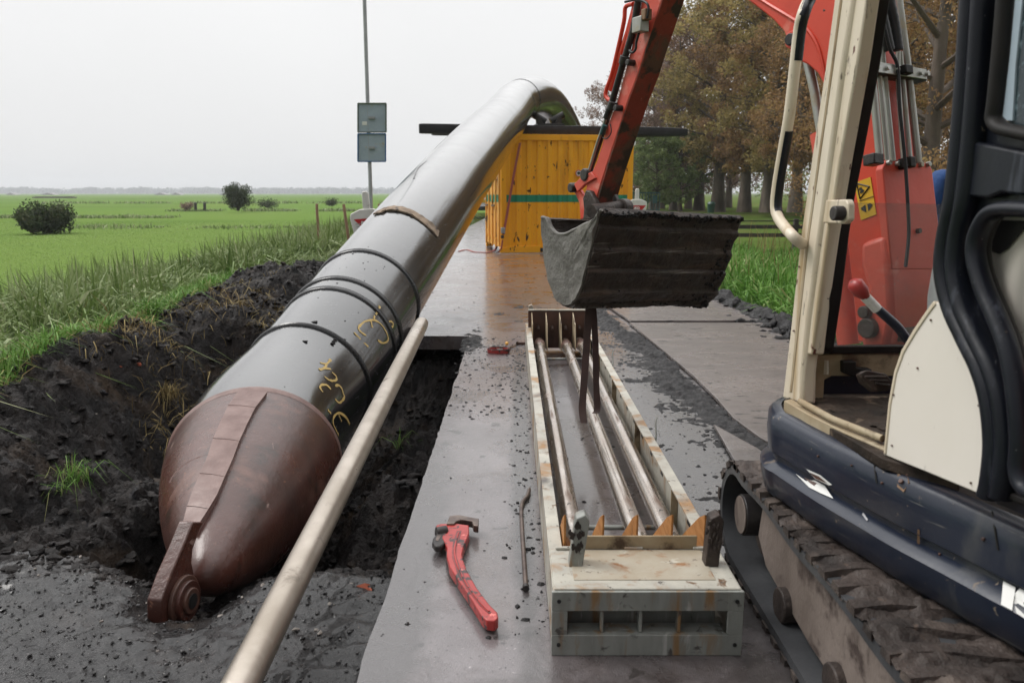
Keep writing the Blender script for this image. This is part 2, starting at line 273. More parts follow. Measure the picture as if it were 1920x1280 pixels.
# ------------------------------------------------------------------ mesh helpers
COL = scn.collection
class MB:
    def __init__(s): s.v = []; s.f = []
    def add(s, vs, fs):
        o = len(s.v); s.v += [tuple(v) for v in vs]; s.f += [tuple(i + o for i in f) for f in fs]; return s
    def prism(s, pts, off):
        n = len(pts); off = Vector(off); a = [Vector(p) for p in pts]; b = [p + off for p in a]
        s.add(a + b, [tuple(range(n)), tuple(range(2 * n - 1, n - 1, -1))] + [(i, i + n, (i + 1) % n + n, (i + 1) % n) for i in range(n)]); return s
    def box(s, c, size, ax=None):
        c = Vector(c); X, Y, Z = ax or (Vector((1, 0, 0)), Vector((0, 1, 0)), Vector((0, 0, 1)))
        a, b, d = [k / 2 for k in size]; vs = [c + X * i * a + Y * j * b + Z * k * d for k in (-1, 1) for j in (-1, 1) for i in (-1, 1)]
        s.add(vs, [(0, 2, 3, 1), (4, 5, 7, 6), (0, 1, 5, 4), (1, 3, 7, 5), (3, 2, 6, 7), (2, 0, 4, 6)]); return s
    def tube(s, pts, r, n=12, cap=True, flat=1.0):
        pts = [Vector(p) for p in pts]; m = len(pts); rs = r if isinstance(r, (list, tuple)) else [r] * m; rings = []; e1 = None
        for i, p in enumerate(pts):
            T = (pts[min(i + 1, m - 1)] - pts[max(i - 1, 0)]).normalized()
            if e1 is None:
                e1 = T.cross(Vector((0, 0, 1)));  e1 = e1 if e1.length > .05 else T.cross(Vector((0, 1, 0)))
            e1 = (e1 - T * e1.dot(T)).normalized(); e2 = T.cross(e1)
            rings.append([p + rs[i] * (math.cos(2 * math.pi * k / n) * e1 + flat * math.sin(2 * math.pi * k / n) * e2) for k in range(n)])
        s.loft(rings, cap); return s
    def loft(s, rings, cap=True, closed=True):
        n = len(rings[0]); vs = [v for r in rings for v in r]; fs = []
        for i in range(len(rings) - 1):
            for k in range(n if closed else n - 1):
                k2 = (k + 1) % n; fs.append((i * n + k, i * n + k2, (i + 1) * n + k2, (i + 1) * n + k))
        if cap: fs.append(tuple(range(n - 1, -1, -1))); fs.append(tuple((len(rings) - 1) * n + k for k in range(n)))
        s.add(vs, fs); return s
    def cyl(s, c, axis, r, h, n=24, r2=None):
        c = Vector(c); a = Vector(axis).normalized(); return s.tube([c - a * h / 2, c + a * h / 2], [r, r2 if r2 is not None else r], n)
    def sph(s, c, r, seg=8, jit=0.):
        if seg == 6: seg = 7; jit *= .75
        c = Vector(c); rr = Vector(r) if not isinstance(r, (int, float)) else Vector((r, r, r)); rings = []; ph = random.random() * 50
        nn_ = max(4, seg // 2)
        for i in range(nn_ + 1):
            th = math.pi * i / nn_; ring = []
            for k in range(seg):
                u = Vector((math.sin(th) * math.cos(2 * math.pi * k / seg), math.sin(th) * math.sin(2 * math.pi * k / seg), math.cos(th)))
                q = 1 + jit * (mn.noise(u * 1.7 + Vector((ph, 0, 0)))) * 1.6
                ring.append(c + Vector((u.x * rr.x, u.y * rr.y, u.z * rr.z)) * q)
            rings.append(ring)
        s.loft(rings, False); return s
def raw_obj(name, v, f, mat, parent=None, smooth=None, origin=None):
    me = bpy.data.meshes.new(name)
    root = parent
    while root is not None and root.parent is not None: root = root.parent
    v = np.asarray([tuple(p) for p in v] if not isinstance(v, np.ndarray) else v, dtype=float)
    if root is not None: off = np.array(root['_o'] if '_o' in root else root.location)
    elif origin is not None: off = np.array(origin, dtype=float)
    else:
        off = np.array([(v[:, 0].min() + v[:, 0].max()) / 2, (v[:, 1].min() + v[:, 1].max()) / 2, v[:, 2].min()])
    me.from_pydata((v - off).tolist(), [], f); me.update()
    mats = mat if isinstance(mat, (list, tuple)) else [mat]
    for k in mats: me.materials.append(MT[k])
    o = bpy.data.objects.new(name, me); COL.objects.link(o)
    if parent is not None:
        o.parent = parent
    else: o.location = off; o['_o'] = [float(q) for q in off]
    if smooth is not None:
        me.polygons.foreach_set('use_smooth', [True] * len(me.polygons)); me.set_sharp_from_angle(angle=R_(smooth))
    return o
def obj(name, mb, mat, parent=None, smooth=35, bevel=0, label=None):
    o = raw_obj(name, mb.v, mb.f, mat, parent, smooth)
    if bevel:
        b = o.modifiers.new('b', 'BEVEL'); b.width = bevel; b.segments = 2; b.limit_method = 'ANGLE'; b.angle_limit = R_(35)
    if label: o['label'] = label
    return o
# parts whose parent is a mesh part: their vertices are kept relative to the root, all part origins are at the root
def thing(name, label, cat, loc, group=None):
    o = bpy.data.objects.new(name, None); COL.objects.link(o); o.location = loc; o.empty_display_size = .1
    o['_o'] = tuple(loc); tag(o, label, cat, group); return o
def tag(o, label, cat, group=None):
    o['label'] = label; o['category'] = cat
    if group: o['group'] = group
    return o
def struct(o, kind='structure'): o['kind'] = kind; return o
def fbm(x, y, z, s, o=4): return mn.fractal(Vector((x * s, y * s, z * s)), 1.0, 2.0, o)
def catmull(pts, n=6):
    pts = [Vector(p) for p in pts]; P = [pts[0]] + pts + [pts[-1]]; o = []
    for i in range(1, len(P) - 2):
        for k in range(n):
            t = k / n; a, b, c, d = P[i - 1], P[i], P[i + 1], P[i + 2]
            o.append(.5 * ((2 * b) + (c - a) * t + (2 * a - 5 * b + 4 * c - d) * t * t + (3 * b - a - 3 * c + d) * t ** 3))
    o.append(pts[-1]); return o
def copy_tree(o, parent=None):
    c = o.copy(); COL.objects.link(c); c.parent = parent
    for ch in list(o.children): copy_tree(ch, c)
    return c
def sstep(a, b, x): t = min(1, max(0, (x - a) / (b - a))); return t * t * (3 - 2 * t)

#SECTION setting
# ------------------------------------------------------------------ terrain
def soil_h(x, y):
    n1 = fbm(x, y, 0, 1.1, 3); n2 = fbm(x, y, 5, 4.5, 4); n3 = fbm(x, y, 9, 16, 3)
    # near muddy asphalt -> pit -> rim
    near = -0.085 + .020 * n2 + .014 * n3 + .02 * n1 + .007 * fbm(x, y, 1, 48, 3)
    near -= .19 * math.exp(-(((x + 1.22) / .22) ** 2 + ((y - 2.82) / .27) ** 2))          # hollow under the pulling lug
    near -= .10 * sstep(2.75, 3.0, y) * sstep(-1.9, -1.5, x)
    edge = 2.98 + .06 * fbm(x, 0, 3, 2.2, 3) + .05 * fbm(x, y, 3, 9, 3)
    pd = -.80
    pd = -.80 + .42 * sstep(-1.75, -2.15, x) * sstep(5.6, 4.6, y) + .34 * sstep(-1.15, -.75, x) * (1 - .4 * sstep(5.2, 6.4, y))
    wall = sstep(-3.45 + .12 * n1 + (y - 3) * .06, -2.35 + .12 * n1 + (y - 4.2) * .05, x)     # left slope of the pit
    rim = .06 + .05 * n1 + .42 * math.exp(-(((x + 2.75) / .75) ** 2 + ((y - 9.6) / 1.5) ** 2)) + .16 * math.exp(-(((x + 3.1) / .5) ** 2 + ((y - 6.8) / 1.2) ** 2))
    far = sstep(7.15, 7.45, y)
    pit = rim * (1 - wall) + pd * wall
    pit = pit * (1 - far) + (rim if x < -1.9 else -.3) * far
    n4 = fbm(x, y, 2, 38, 3); pit += .11 * n2 + .05 * (.3 - abs(n3) * 1.6) + .022 * n4 + .05 * n1
    pit += .28 * math.exp(-(((x + .62) / .16) ** 2 + ((y - 4.1) / .2) ** 2))                # lump by the slab edge
    k = sstep(edge - .02, edge + .20 - .12 * sstep(-1.9, -2.2, x), y); pit += .10 * sstep(-1.9, -2.3, x) * math.exp(-((y - 3.25) / .2) ** 2)
    h = near * (1 - k) + pit * k
    h += .004 * fbm(x, y, 4, 42, 2)
    out_ = sstep(-3.5, -4.3, x)
    return h * (1 - out_) + (-.25) * out_
def field_h(x, y):
    if x < 0:
        d = sstep(-2.6, -6.0, x); h = -.06 - .50 * d
    else:
        d = sstep(3.2, 7.5, x); h = -.06 - .45 * d + .45 * sstep(36, 60, y) * d
    if -4.35 < x < .2 and -.5 < y < 13.3: h = min(h, -1.4)
    if -.3 < x < 2.5 and y < 70: h = -.25
    if y > 12.8 and -3.2 < x < 2.9: h = min(h, -.12)
    return h
xs = np.concatenate([-np.geomspace(2600, 60, 24), np.linspace(-55, -8, 30), np.arange(-7.6, 8, .25), np.linspace(8.4, 60, 40), np.geomspace(64, 2600, 22)])
ys = np.concatenate([np.linspace(-60, -4, 8), np.arange(-3, 16, .25), np.linspace(16.5, 70, 60), np.geomspace(75, 3600, 34)])
def grid(xs, ys, hf):
    v = np.array([(x, y, hf(x, y)) for y in ys for x in xs]); n = len(xs)
    f = [(j * n + i, j * n + i + 1, (j + 1) * n + i + 1, (j + 1) * n + i) for j in range(len(ys) - 1) for i in range(n - 1)]
    return v, f
v, f = grid(xs, ys, field_h)
o = struct(raw_obj('grass_field', v, f, ['field', 'verge', 'lawn'], None, 60, (0, 0, 0)))
mi = []
for p in o.data.polygons:
    c = p.center; mi.append(1 if (-5.6 < c.x < 7.5 and c.y < 60 and c.y > -5) else (2 if c.x > 0 and c.y > 14 else 0))
o.data.polygons.foreach_set('material_index', mi)
xs = np.concatenate([np.arange(-4.5, -.40, .020)]); ys = np.concatenate([np.arange(.4, 2, .06), np.arange(2, 7.6, .019), np.arange(7.6, 13.4, .035)])
xs = xs[xs < -.415]
v, f = grid(xs, ys, soil_h)
o = struct(raw_obj('muddy_ground', v, f, ['soil', 'gravel'], None, 60, (0, 0, 0)))
o.data.polygons.foreach_set('material_index', [1 if (p.center.y < 2.99 + .06 * mn.noise(Vector((p.center.x * 2, 0, 0))) and p.center.z > -.14) else 0 for p in o.data.polygons])
o['label'] = 'black excavated soil and muddy broken asphalt around the pit'
# road slab
def road_edge(y): return -.43 + .012 * mn.noise(Vector((0, y * 3, 0))) + .006 * mn.noise(Vector((0, y * 14, 0))) + (.006 * (y - 2))
mb = MB(); left = [(road_edge(y), y) for y in np.arange(-3, 7.41, .06)]
mb_pts = left + [(-.41, 7.42), (-1.2, 7.44), (-2.32, 7.40), (-2.3, 13), (-2.1, 20), (-1.5, 42), (-1.2, 70), (4.2, 70), (3.6, 42), (3.0, 20), (2.65, 13), (2.58, 7), (2.62, -3)]
mb.prism([(x, y, 0) for x, y in mb_pts], (0, 0, -.13))
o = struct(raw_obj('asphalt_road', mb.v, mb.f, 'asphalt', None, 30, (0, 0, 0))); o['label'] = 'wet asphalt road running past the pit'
# far bright part of the road continues past the container
# right side lane plates (rijplaten)
def plate(name, poly, z, label, group='flat road plates laid on the lane'):
    mb = MB(); mb.prism([(p.x, p.y, z + .022) for p in poly], (0, 0, -.022)); return tag(obj(name, mb, 'plate', None, 30, .003), label, 'road plate', group)
def GP(px, py, z=.02): return WZ(px, py, z)
e1 = [GP(*p) for p in ((1133, 575), (1180, 606), (1240, 655), (1300, 705), (1345, 750), (1375, 785), (1425, 822), (1455, 838))]
plate('road_plate', e1[1:] + [Vector((2.45, 3.7, 0)), Vector((2.5, 6.9, 0)), GP(1428, 606)], .006, 'large wet muddy road plate in the middle right between crate and excavator')
plate('road_plate', [GP(1136, 572), GP(1182, 603), GP(1426, 602), GP(1325, 556), GP(1160, 545)], .010, 'far road plate under the bucket beside the grass verge')
plate('road_plate', [GP(1338, 797), GP(1420, 842), GP(1470, 880), GP(1400, 905)], .006, 'small road plate corner beside the front of the excavator track')
# mud ridge along verge
mb = MB()
for i in range(700):
    y = random.uniform(5.2, 14); x = 2.62 + random.gauss(0, .13); s = abs(random.gauss(.006, .012)) + .008
    mb.sph((x, y, s * .5 + .06 * math.exp(-((x - 2.64) / .11) ** 2) * random.random()), (s * random.uniform(.8, 1.7), s * random.uniform(.8, 1.7), s), 8, .6)
o = obj('mud_clods', mb, 'clod', None, 70); struct(o, 'stuff'); o['label'] = 'ridge of black mud clods along the grass verge'
# scattered small clods on the road
def clods(n, samp, smin, smax, mat='clod'):
    mb = MB()
    for _ in range(n):
        x, y, z = samp(); s = smin * (smax / smin) ** (random.random() ** 2.2)
        mb.sph((x, y, z + s * .05), (s * random.uniform(.7, 1.6), s * random.uniform(.7, 1.6), s * .55), 6, .8)
    return mb
def s_road():
    r = random.random()
    if r < .16:
        return (random.uniform(-.40, .1), random.uniform(4.6, 7.4), 0)
    if r < .5:
        y = random.uniform(2.2, 15); return (random.uniform(-.4 if y < 7.4 else -1.8, 2.4), y, 0)
    if r < .9:   # muddy lane between the crate and the plates
        y = random.uniform(3.2, 9.5); t = (y - 4) / 5.4; ex = 1.40 - .35 * t
        return (ex - abs(random.gauss(0, .22)) - .02, y, 0)
    return (random.gauss(.0, .05) + .06, random.uniform(2.2, 6.8), 0)
o = obj('mud_crumbs', clods(4200, s_road, .002, .011), 'clod', None, 70); struct(o, 'stuff'); o['label'] = 'small mud crumbs scattered on the road'
def mud_sheet(name, xs, ys, hf, label, mat='clod'):
    v, f = grid(xs, ys, hf); v = np.array(v); keep = v[:, 2] > -.004
    f = [q for q in f if keep[q[0]] or keep[q[1]] or keep[q[2]] or keep[q[3]]]
    used_ = sorted({i for q in f for i in q}); mp_ = {a: b for b, a in enumerate(used_)}
    o = raw_obj(name, v[used_], [tuple(mp_[i] for i in q) for q in f], mat, None, 70, (0, 0, 0)); struct(o, 'stuff'); o['label'] = label; return o
def lane_h(x, y):
    ex = 1.41 - .35 * (y - 4) / 5.4 + .05 * math.sin(y * 2.1); d = ex - x
    m = math.exp(-((d - .10) / .13) ** 2) * .75 + .34 * sstep(.62, .2, d) * sstep(-.1, .05, d)
    rib = .5 + .5 * math.sin((y * 1.0 + .25 * x + .12 * mn.noise(Vector((x * 3, y * 3, 0)))) / .085 * 6.28)
    n = fbm(x, y, 0, 4, 3); n2 = fbm(x, y, 5, 22, 4)
    return -.0125 + m * (.020 + .012 * rib) + .017 * n + .016 * n2
mud_sheet('lane_mud', np.arange(.70, 1.62, .010), np.arange(3.3, 10.4, .016), lane_h, 'black mud pressed into ribs along the edge of the road plates')
mud_sheet('verge_mud', np.arange(2.2, 3.05, .016), np.arange(4.6, 14, .022), lambda x, y: -.03 + .15 * math.exp(-((x - 2.66 - .08 * math.sin(y)) / .17) ** 2) * (.75 + .8 * fbm(x, y, 0, 2.2, 3)) + .045 * fbm(x, y, 5, 12, 4), 'ridge of black mud along the right verge')
mud_sheet('edge_mud', np.arange(-.46, -.02, .010), np.arange(5.6, 8.3, .014), lambda x, y: -.020 + .026 * math.exp(-((x + .36) / .14) ** 2 - ((y - 7.1) / .7) ** 2) + .016 * fbm(x, y, 0, 7, 3) + .012 * fbm(x, y, 5, 26, 4), 'mud spilled on the corner of the road slab by the pit')
mud_sheet('rack_side_mud', np.arange(-.02, .12, .008), np.arange(2.0, 7, .012), lambda x, y: -.023 + .012 * math.exp(-((x - .09) / .04) ** 2) + .012 * fbm(x, y, 0, 6, 3) + .010 * fbm(x, y, 5, 30, 4), 'line of dark mud along the left rack rail')
mud_sheet('road_mud', np.arange(-.2, 1.2, .014), np.arange(7.2, 11.5, .02), lambda x, y: -.020 + .012 * math.exp(-((y - 8.6) / 1.1) ** 2) + .018 * fbm(x, y, 0, 2.6, 3) + .010 * fbm(x, y * .5, 5, 16, 4), 'mud smears on the road behind the rack')
def s_soil():
    y = random.uniform(2.9, 11.5); x = random.uniform(-3.9, -.45 if y < 7.4 else -1.95); return (x, y, soil_h(x, y))
o = obj('soil_clumps', clods(9000, s_soil, .005, .036), 'soil', None, 70); struct(o, 'stuff'); o['label'] = 'lumps of wet black soil in and around the pit'
def s_lip():
    x = random.uniform(-3.2, -.46); y = 2.98 + .06 * fbm(x, 0, 3, 2.2, 3) + random.gauss(.03, .10); return (x, y, soil_h(x, y))
o = obj('lip_clods', clods(1500, s_lip, .006, .038), 'soil', None, 70); struct(o, 'stuff'); o['label'] = 'crumbled soil along the near lip of the pit'
def s_grit():
    y = random.uniform(1.9, 3.1); x = random.uniform(-2.4, -.45); return (x, y, soil_h(x, y))
o = obj('mud_grit', clods(5200, s_grit, .0018, .008), 'gravel', None, 70); struct(o, 'stuff'); o['label'] = 'wet grit on the muddy ground in front of the pit'
def s_peb():
    y = random.uniform(2.0, 3.3) if random.random() < .6 else random.uniform(3, 9); x = random.uniform(-3.3, -.5 if y < 7.3 else -2); return (x, y, soil_h(x, y))
o = obj('pebbles', clods(420, s_peb, .002, .009), 'stone', None, 70); struct(o, 'stuff'); o['label'] = 'pale pebbles and gravel in the soil'
for i, (px, py, s) in enumerate([(222, 688, .035), (258, 683, .05), (240, 690, .035), (685, 1103, .045), (90, 855, .04), (70, 858, .05), (280, 590, .03), (480, 870, .03)]):
    p = None
    for y in np.arange(2.1, 12, .02):
        q = WY(px, py, y)
        if q.x < -.45 and q.z <= soil_h(q.x, y): p = q; break
    if p is None or i in (2, 4, 5, 6): continue
    s *= .55
    mb = MB(); mb.sph(p, (s * 1.3, s * .8, s * .6), 6, .8)
    tag(obj('brick_fragment', mb, 'brick', None, 20), ['orange red brick chip on the left soil bank', 'longer pale orange brick chip on the left soil bank', 'small brick chip touching the bank stones',
        'brown orange brick fragment in the mud by the slab edge', 'brick chip low on the left soil slope', 'flat brick chip at the far left of the slope', 'tiny brick chip near the rim grass', 'brick chip beside the rusty cone'][i], 'brick fragment')

# ------------------------------------------------------------------ grass and reeds
def blades(name, base, hs, ws, lean, mat, tints, label, curve=.5, az=None):
    n = len(base); base = np.asarray(base); a = rng.uniform(0, 2 * np.pi, n) if az is None else az
    la = rng.uniform(0, 2 * np.pi, n) if az is None else az + rng.normal(0, .7, n)
    ln = np.abs(rng.normal(lean, lean * .6, n)); wd = np.stack([np.cos(a), np.sin(a), 0 * a], 1); ld = np.stack([np.cos(la), np.sin(la), 0 * la], 1)
    V = []
    for t, k in ((0, .6), (.35, 1.), (.7, .7)):
        c = base + ld * (ln * hs * (t ** 2))[:, None] ; c[:, 2] += hs * t * (1 - curve * .35 * ln * t)
        V += [c - wd * (ws * k / 2)[:, None], c + wd * (ws * k / 2)[:, None]]
    c = base + ld * (ln * hs)[:, None]; c[:, 2] += hs * (1 - curve * ln); V.append(c)
    v = np.stack(V, 1).reshape(-1, 3); o7 = (np.arange(n) * 7)[:, None]
    q = np.concatenate([o7 + np.array([0, 1, 3, 2]), o7 + np.array([2, 3, 5, 4])]); tr = o7 + np.array([4, 5, 6])
    o = raw_obj(name, v, q.tolist() + tr.tolist(), mat, None, 60, (0, 0, 0))
    at = o.data.attributes.new('tint', 'FLOAT', 'POINT'); at.data.foreach_set('value', np.repeat(tints, 7).astype(np.float32))
    struct(o, 'stuff'); o['label'] = label; return o
# left reed band
n = 62000; y = 3.6 + (rng.random(n) ** 1.5) * 40; u = rng.random(n)
xl = np.where(y < 12, -5.6 - (y - 3) * .02, -5.2 + (y - 12) * .03); xr = np.where(y < 11, -3.45 - .02 * (y - 4), np.minimum(-2.55, -3.2 + (y - 11) * .12))
xr = xr + (y < 5.5) * -.25; x = xl + (xr - xl) * u
den = np.array([mn.noise(Vector((a * .7, b * .5, 1))) for a, b in zip(x, y)]); keep = den > -.45 + 0 * x; x, y, den, u = x[keep], y[keep], den[keep], u[keep]
base = np.stack([x, y, np.array([max(field_h(a, b) if a < -4.3 or b > 13 else -.25, -.6) - .02 for a, b in zip(x, y)])], 1)
hs = (.46 + .50 * rng.random(len(x)) + .34 * den) * np.clip(1.25 - .7 * u ** 2, .35, 1.2) * (1 + .22 * (y > 7)); hs = np.clip(hs, .15, 1.15)
blades('reed_grass', base, hs, (.009 + .013 * rng.random(len(x)) + .0010 * y) * (1 + (rng.random(len(x)) < .12)), .80 + 0 * .1, 'grass_l', np.clip(.42 + .3 * den + rng.normal(0, .2, len(x)), 0, 1), 'tall green reeds along the left edge of the digging')
n = 260; y = 5 + (rng.random(n) ** 1.3) * 34; x = -5.3 + rng.random(n) * 1.9 + .02 * y
base = np.stack([x, y, -.35 + 0 * x], 1)
blades('reed_plumes', base, .65 + .35 * rng.random(n), .009 + .0010 * y, .3, 'straw', rng.random(n), 'brown dry reed stems standing above the left reeds')
# short light verge strip between soil and reeds
n = 9000; y = 3.4 + rng.random(n) * 8; x = -3.35 - np.abs(rng.normal(0, .22, n)) - .1 * (y > 9); base = np.array([(a, b, soil_h(a, b) - .02) for a, b in zip(x, y)])
blades('verge_grass', base, .06 + .2 * rng.random(n), .009 + 0 * x, .8, 'grass_r', np.clip(rng.normal(.55, .25, n), 0, 1), 'short flattened grass at the rim of the soil bank')
# straw on the soil bank
pts = []
for (cx, cy, sx, sy, k) in ((-2.35, 6.0, .22, .22, 420), (-2.15, 7.0, .22, .35, 600), (-2.9, 7.9, .3, .5, 300), (-3.5, 4.6, .10, .9, 500), (-3.05, 6.4, .25, .3, 260)):
    for _ in range(k):
        a, b = random.gauss(cx, sx), random.gauss(cy, sy)
        if a < -.5 and b > 3.2: pts.append((a, b, soil_h(a, b) + .005))
n = len(pts); blades('dry_straw', pts, .05 + .13 * rng.random(n), .005 + .004 * rng.random(n), 1.3, 'straw', rng.random(n), 'dry straw torn up on the soil bank')
for i, (px, py, r) in enumerate(((312, 745, .09), (140, 900, .10), (750, 838, .03), (120, 925, .05))):
    p = None
    for yy in np.arange(2.1, 12, .02):
        q = WY(px, py, yy)
        if q.x < -.45 and q.z <= soil_h(q.x, yy): p = q; break
    if p is None: continue
    n = 90 if r > .06 else 25; b = np.array([(p.x + random.gauss(0, r * .5), p.y + random.gauss(0, r * .4), p.z - .01) for _ in range(n)])
    o = blades('grass_tuft', b, .08 + .16 * rng.random(n), .006 + 0 * b[:, 0], .9, 'straw' if i == 0 else 'grass_r', rng.random(n), '', 1.0)
    del o['kind']; tag(o, ['yellow dry grass tuft on the pit wall left of the cone', 'green grass tuft on the lower left soil slope', 'tiny grass sprig by the slab edge', 'small green sprig below the left tuft'][i], 'grass tuft')
# right verge grass
n = 30000; y = 5.2 + (rng.random(n) ** 1.2) * 17; x = 2.78 + rng.random(n) ** .9 * (2.6 + .12 * y)
den = np.array([mn.noise(Vector((a * 1.1, b * .9, 4))) for a, b in zip(x, y)])
base = np.stack([x, y, np.array([field_h(a, b) for a, b in zip(x, y)]) - .02], 1)
hs = np.clip(.30 + .22 * rng.random(n) + .22 * den, .1, .8) * np.clip((x - 2.6) * 2.2, .35, 1.1)
blades('right_verge_grass', base, hs, .010 + .012 * rng.random(n) + .001 * y, .62, 'grass_r', np.clip(.45 + .3 * den + rng.normal(0, .22, n), 0, 1), 'lush green grass on the verge right of the road')
n = 260; y = 8 + rng.random(n) * 12; x = 3.2 + rng.random(n) * 4; base = np.stack([x, y, -.1 + 0 * x], 1)
blades('dry_stems', base, .55 + .4 * rng.random(n), .012 + 0 * x, .25, 'straw', rng.random(n), 'dry brown stems in the right verge')
n = 46000; y = 9 + (rng.random(n) ** 1.4) * 45; x = -5.4 - rng.random(n) * (y * .62)
den = np.array([mn.noise(Vector((a * .35, b * .3, 8))) for a, b in zip(x, y)]); base = np.stack([x, y, np.array([field_h(a, b) for a, b in zip(x, y)]) - .01], 1)
blades('meadow_grass', base, .025 + .035 * rng.random(n) + .02 * np.clip(den, 0, 1), .006 + .0009 * y, 1.3, 'meadow', np.clip(.5 + .45 * den + rng.normal(0, .14, n), 0, 1), 'short meadow grass of the green field')
# ditch lines in the field
def strip(n, x0, x1, y0, dy, h, lab, mat='leaf_bush'):
    n *= 2
    x = rng.uniform(x0, x1, n); y = y0 + rng.normal(0, dy, n); d = np.array([mn.noise(Vector((a * .25, y0, 2))) for a in x]); k = d > -.15; x, y, d = x[k], y[k], d[k]
    b = np.stack([x, y, -.56 + 0 * x], 1)
    blades('ditch_weeds', b, h * (.4 + .6 * rng.random(len(x)) + d), 0.02 + .0008 * y, .6, mat, rng.random(len(x)), lab)
strip(1500, -60, -26, 62, .8, .36, 'dark weeds along the ditch far left', 'grass_l')
strip(900, -36, -12, 85, .8, .42, 'weeds along the ditch by the lone bush', 'grass_l')
strip(500, -26, -6, 44, .9, .26, 'thin weeds along the near field ditch', 'grass_l')
strip(900, -90, -20, 150, 2, .6, 'weed line in the far field', 'grass_l')

#SECTION background
# ------------------------------------------------------------------ foliage
def leaves(centres, radii, n, size, tree_c=None, flat=.75, dens=None):
    cs = np.asarray(centres); rs = np.asarray(radii); wgt = rs ** 2.2; idx = rng.choice(len(cs), n, p=wgt / wgt.sum())
    d = rng.normal(0, 1, (n, 3)); d /= np.linalg.norm(d, axis=1)[:, None]; r = rng.random(n) ** .5
    P = cs[idx] + d * (r * rs[idx])[:, None] * np.array([1, 1, flat])
    a = rng.normal(0, 1, (n, 3)); a /= np.linalg.norm(a, axis=1)[:, None]; b = np.cross(a, rng.normal(0, 1, (n, 3))); b /= np.linalg.norm(b, axis=1)[:, None]
    s = (size * (.6 + .8 * rng.random(n)))[:, None]
    V = np.stack([P - a * s, P - b * s * .5, P + a * s, P + b * s * .5], 1).reshape(-1, 3)
    F = (np.arange(n) * 4)[:, None] + np.arange(4)
    tint = np.repeat(np.clip(rng.normal(.45, .22, n) + .25 * (rng.random(len(cs))[idx] - .5) * 2, 0, 1), 4)
    return V, F.tolist(), tint
def leaf_obj(name, V, F, tint, mat, parent=None):
    o = raw_obj(name, V, F, mat, parent); at = o.data.attributes.new('tint', 'FLOAT', 'POINT'); at.data.foreach_set('value', tint.astype(np.float32)); return o
def make_tree(H, rad, mat, label, nleaf=15000, lsize=.16, trunk_r=.4, crown_base=.25, lean=0, name='tree', gap=.0):
    root = thing(name, label, 'tree', (0, 0, 0))
    mb = MB(); cen = []; rr = []
    tp = [Vector((lean * t * H * .3 + .25 * mn.noise(Vector((t * 3, H, rad))) * t, .25 * mn.noise(Vector((t * 3, rad, 7))) * t, H * .92 * t - .1)) for t in np.linspace(0, 1, 9)]
    mb.tube(tp, [trunk_r * (1.35 if i == 0 else 1) * (1 - .92 * (i / 8)) + .02 for i in range(9)], 10)
    nb = 34
    for i in range(nb):
        t = crown_base * .8 + (1 - crown_base) * (i + random.random() * .8) / nb; t = min(t, .97)
        k = t * 8; a = tp[int(k)]; b = tp[min(8, int(k) + 1)]; p = a.lerp(b, k - int(k)); az = i * 2.4 + random.random()
        prof = math.sin(math.pi * min(1, max(.12, (t - crown_base * .6) / (1.08 - crown_base * .6))) ** .8) ** .7
        L = rad * prof * random.uniform(.65, 1.1) + .3; up = random.uniform(.2, .7) + .5 * t
        pts = [p + Vector((math.cos(az) * L * s, math.sin(az) * L * s, up * L * s * (1 - .35 * s))) for s in (0, .3, .6, 1)]
        mb.tube(pts, [trunk_r * (1 - t) * .42 + .03, trunk_r * (1 - t) * .26 + .025, .03, .012], 6)
        for s in (.45, .7, .9, 1.05):
            for _ in range(2):
                q = p + Vector((math.cos(az) * L * s, math.sin(az) * L * s, up * L * s * (1 - .35 * s))) + Vector([random.gauss(0, .35 * rad * .35) for _ in range(3)])
                if q.z < H * crown_base * .75: q.z = H * crown_base * .75 + random.random()
                if q.z > H: q.z = H - random.random() * .5
                cen.append(tuple(q)); rr.append(rad * random.uniform(.08, .19))
                if random.random() < .35: mb.tube([pts[2], q], [.02, .008], 4, False)
    obj('trunk', mb, 'bark', root, 60)
    V, F, t = leaves(cen, rr, nleaf, lsize); leaf_obj('crown', V, F, t, mat, root)
    return root
def put(root, x, y, z, rz=0, s=1, label=None, group=None, first=False):
    c = root if first else copy_tree(root)
    c.location = (x, y, z); c.rotation_euler = (0, 0, rz); c.scale = (s, s, s)
    if label: c['label'] = label
    if group: c['group'] = group
    return c
def PX(px, y, z=0): p = WY(px, 400, y); return p.x
T1 = make_tree(17, 4.6, 'leaf_olive', '', 21000, .115, .45, .20)
T2 = make_tree(16, 4.2, 'leaf_brown', '', 19000, .115, .40, .22)
T3 = make_tree(15.5, 3.8, 'leaf_plum', '', 14000, .10, .28, .12)
T4 = make_tree(9, 3.2, 'leaf_green', '', 13000, .13, .22, .15, 1)
T5 = make_tree(12, 4.2, 'leaf_brown', '', 42000, .050, .24, .06)
G = 'autumn trees in the park behind the road'
def ty(px, py_base, y): return WY(px, py_base, y).z
used = set()
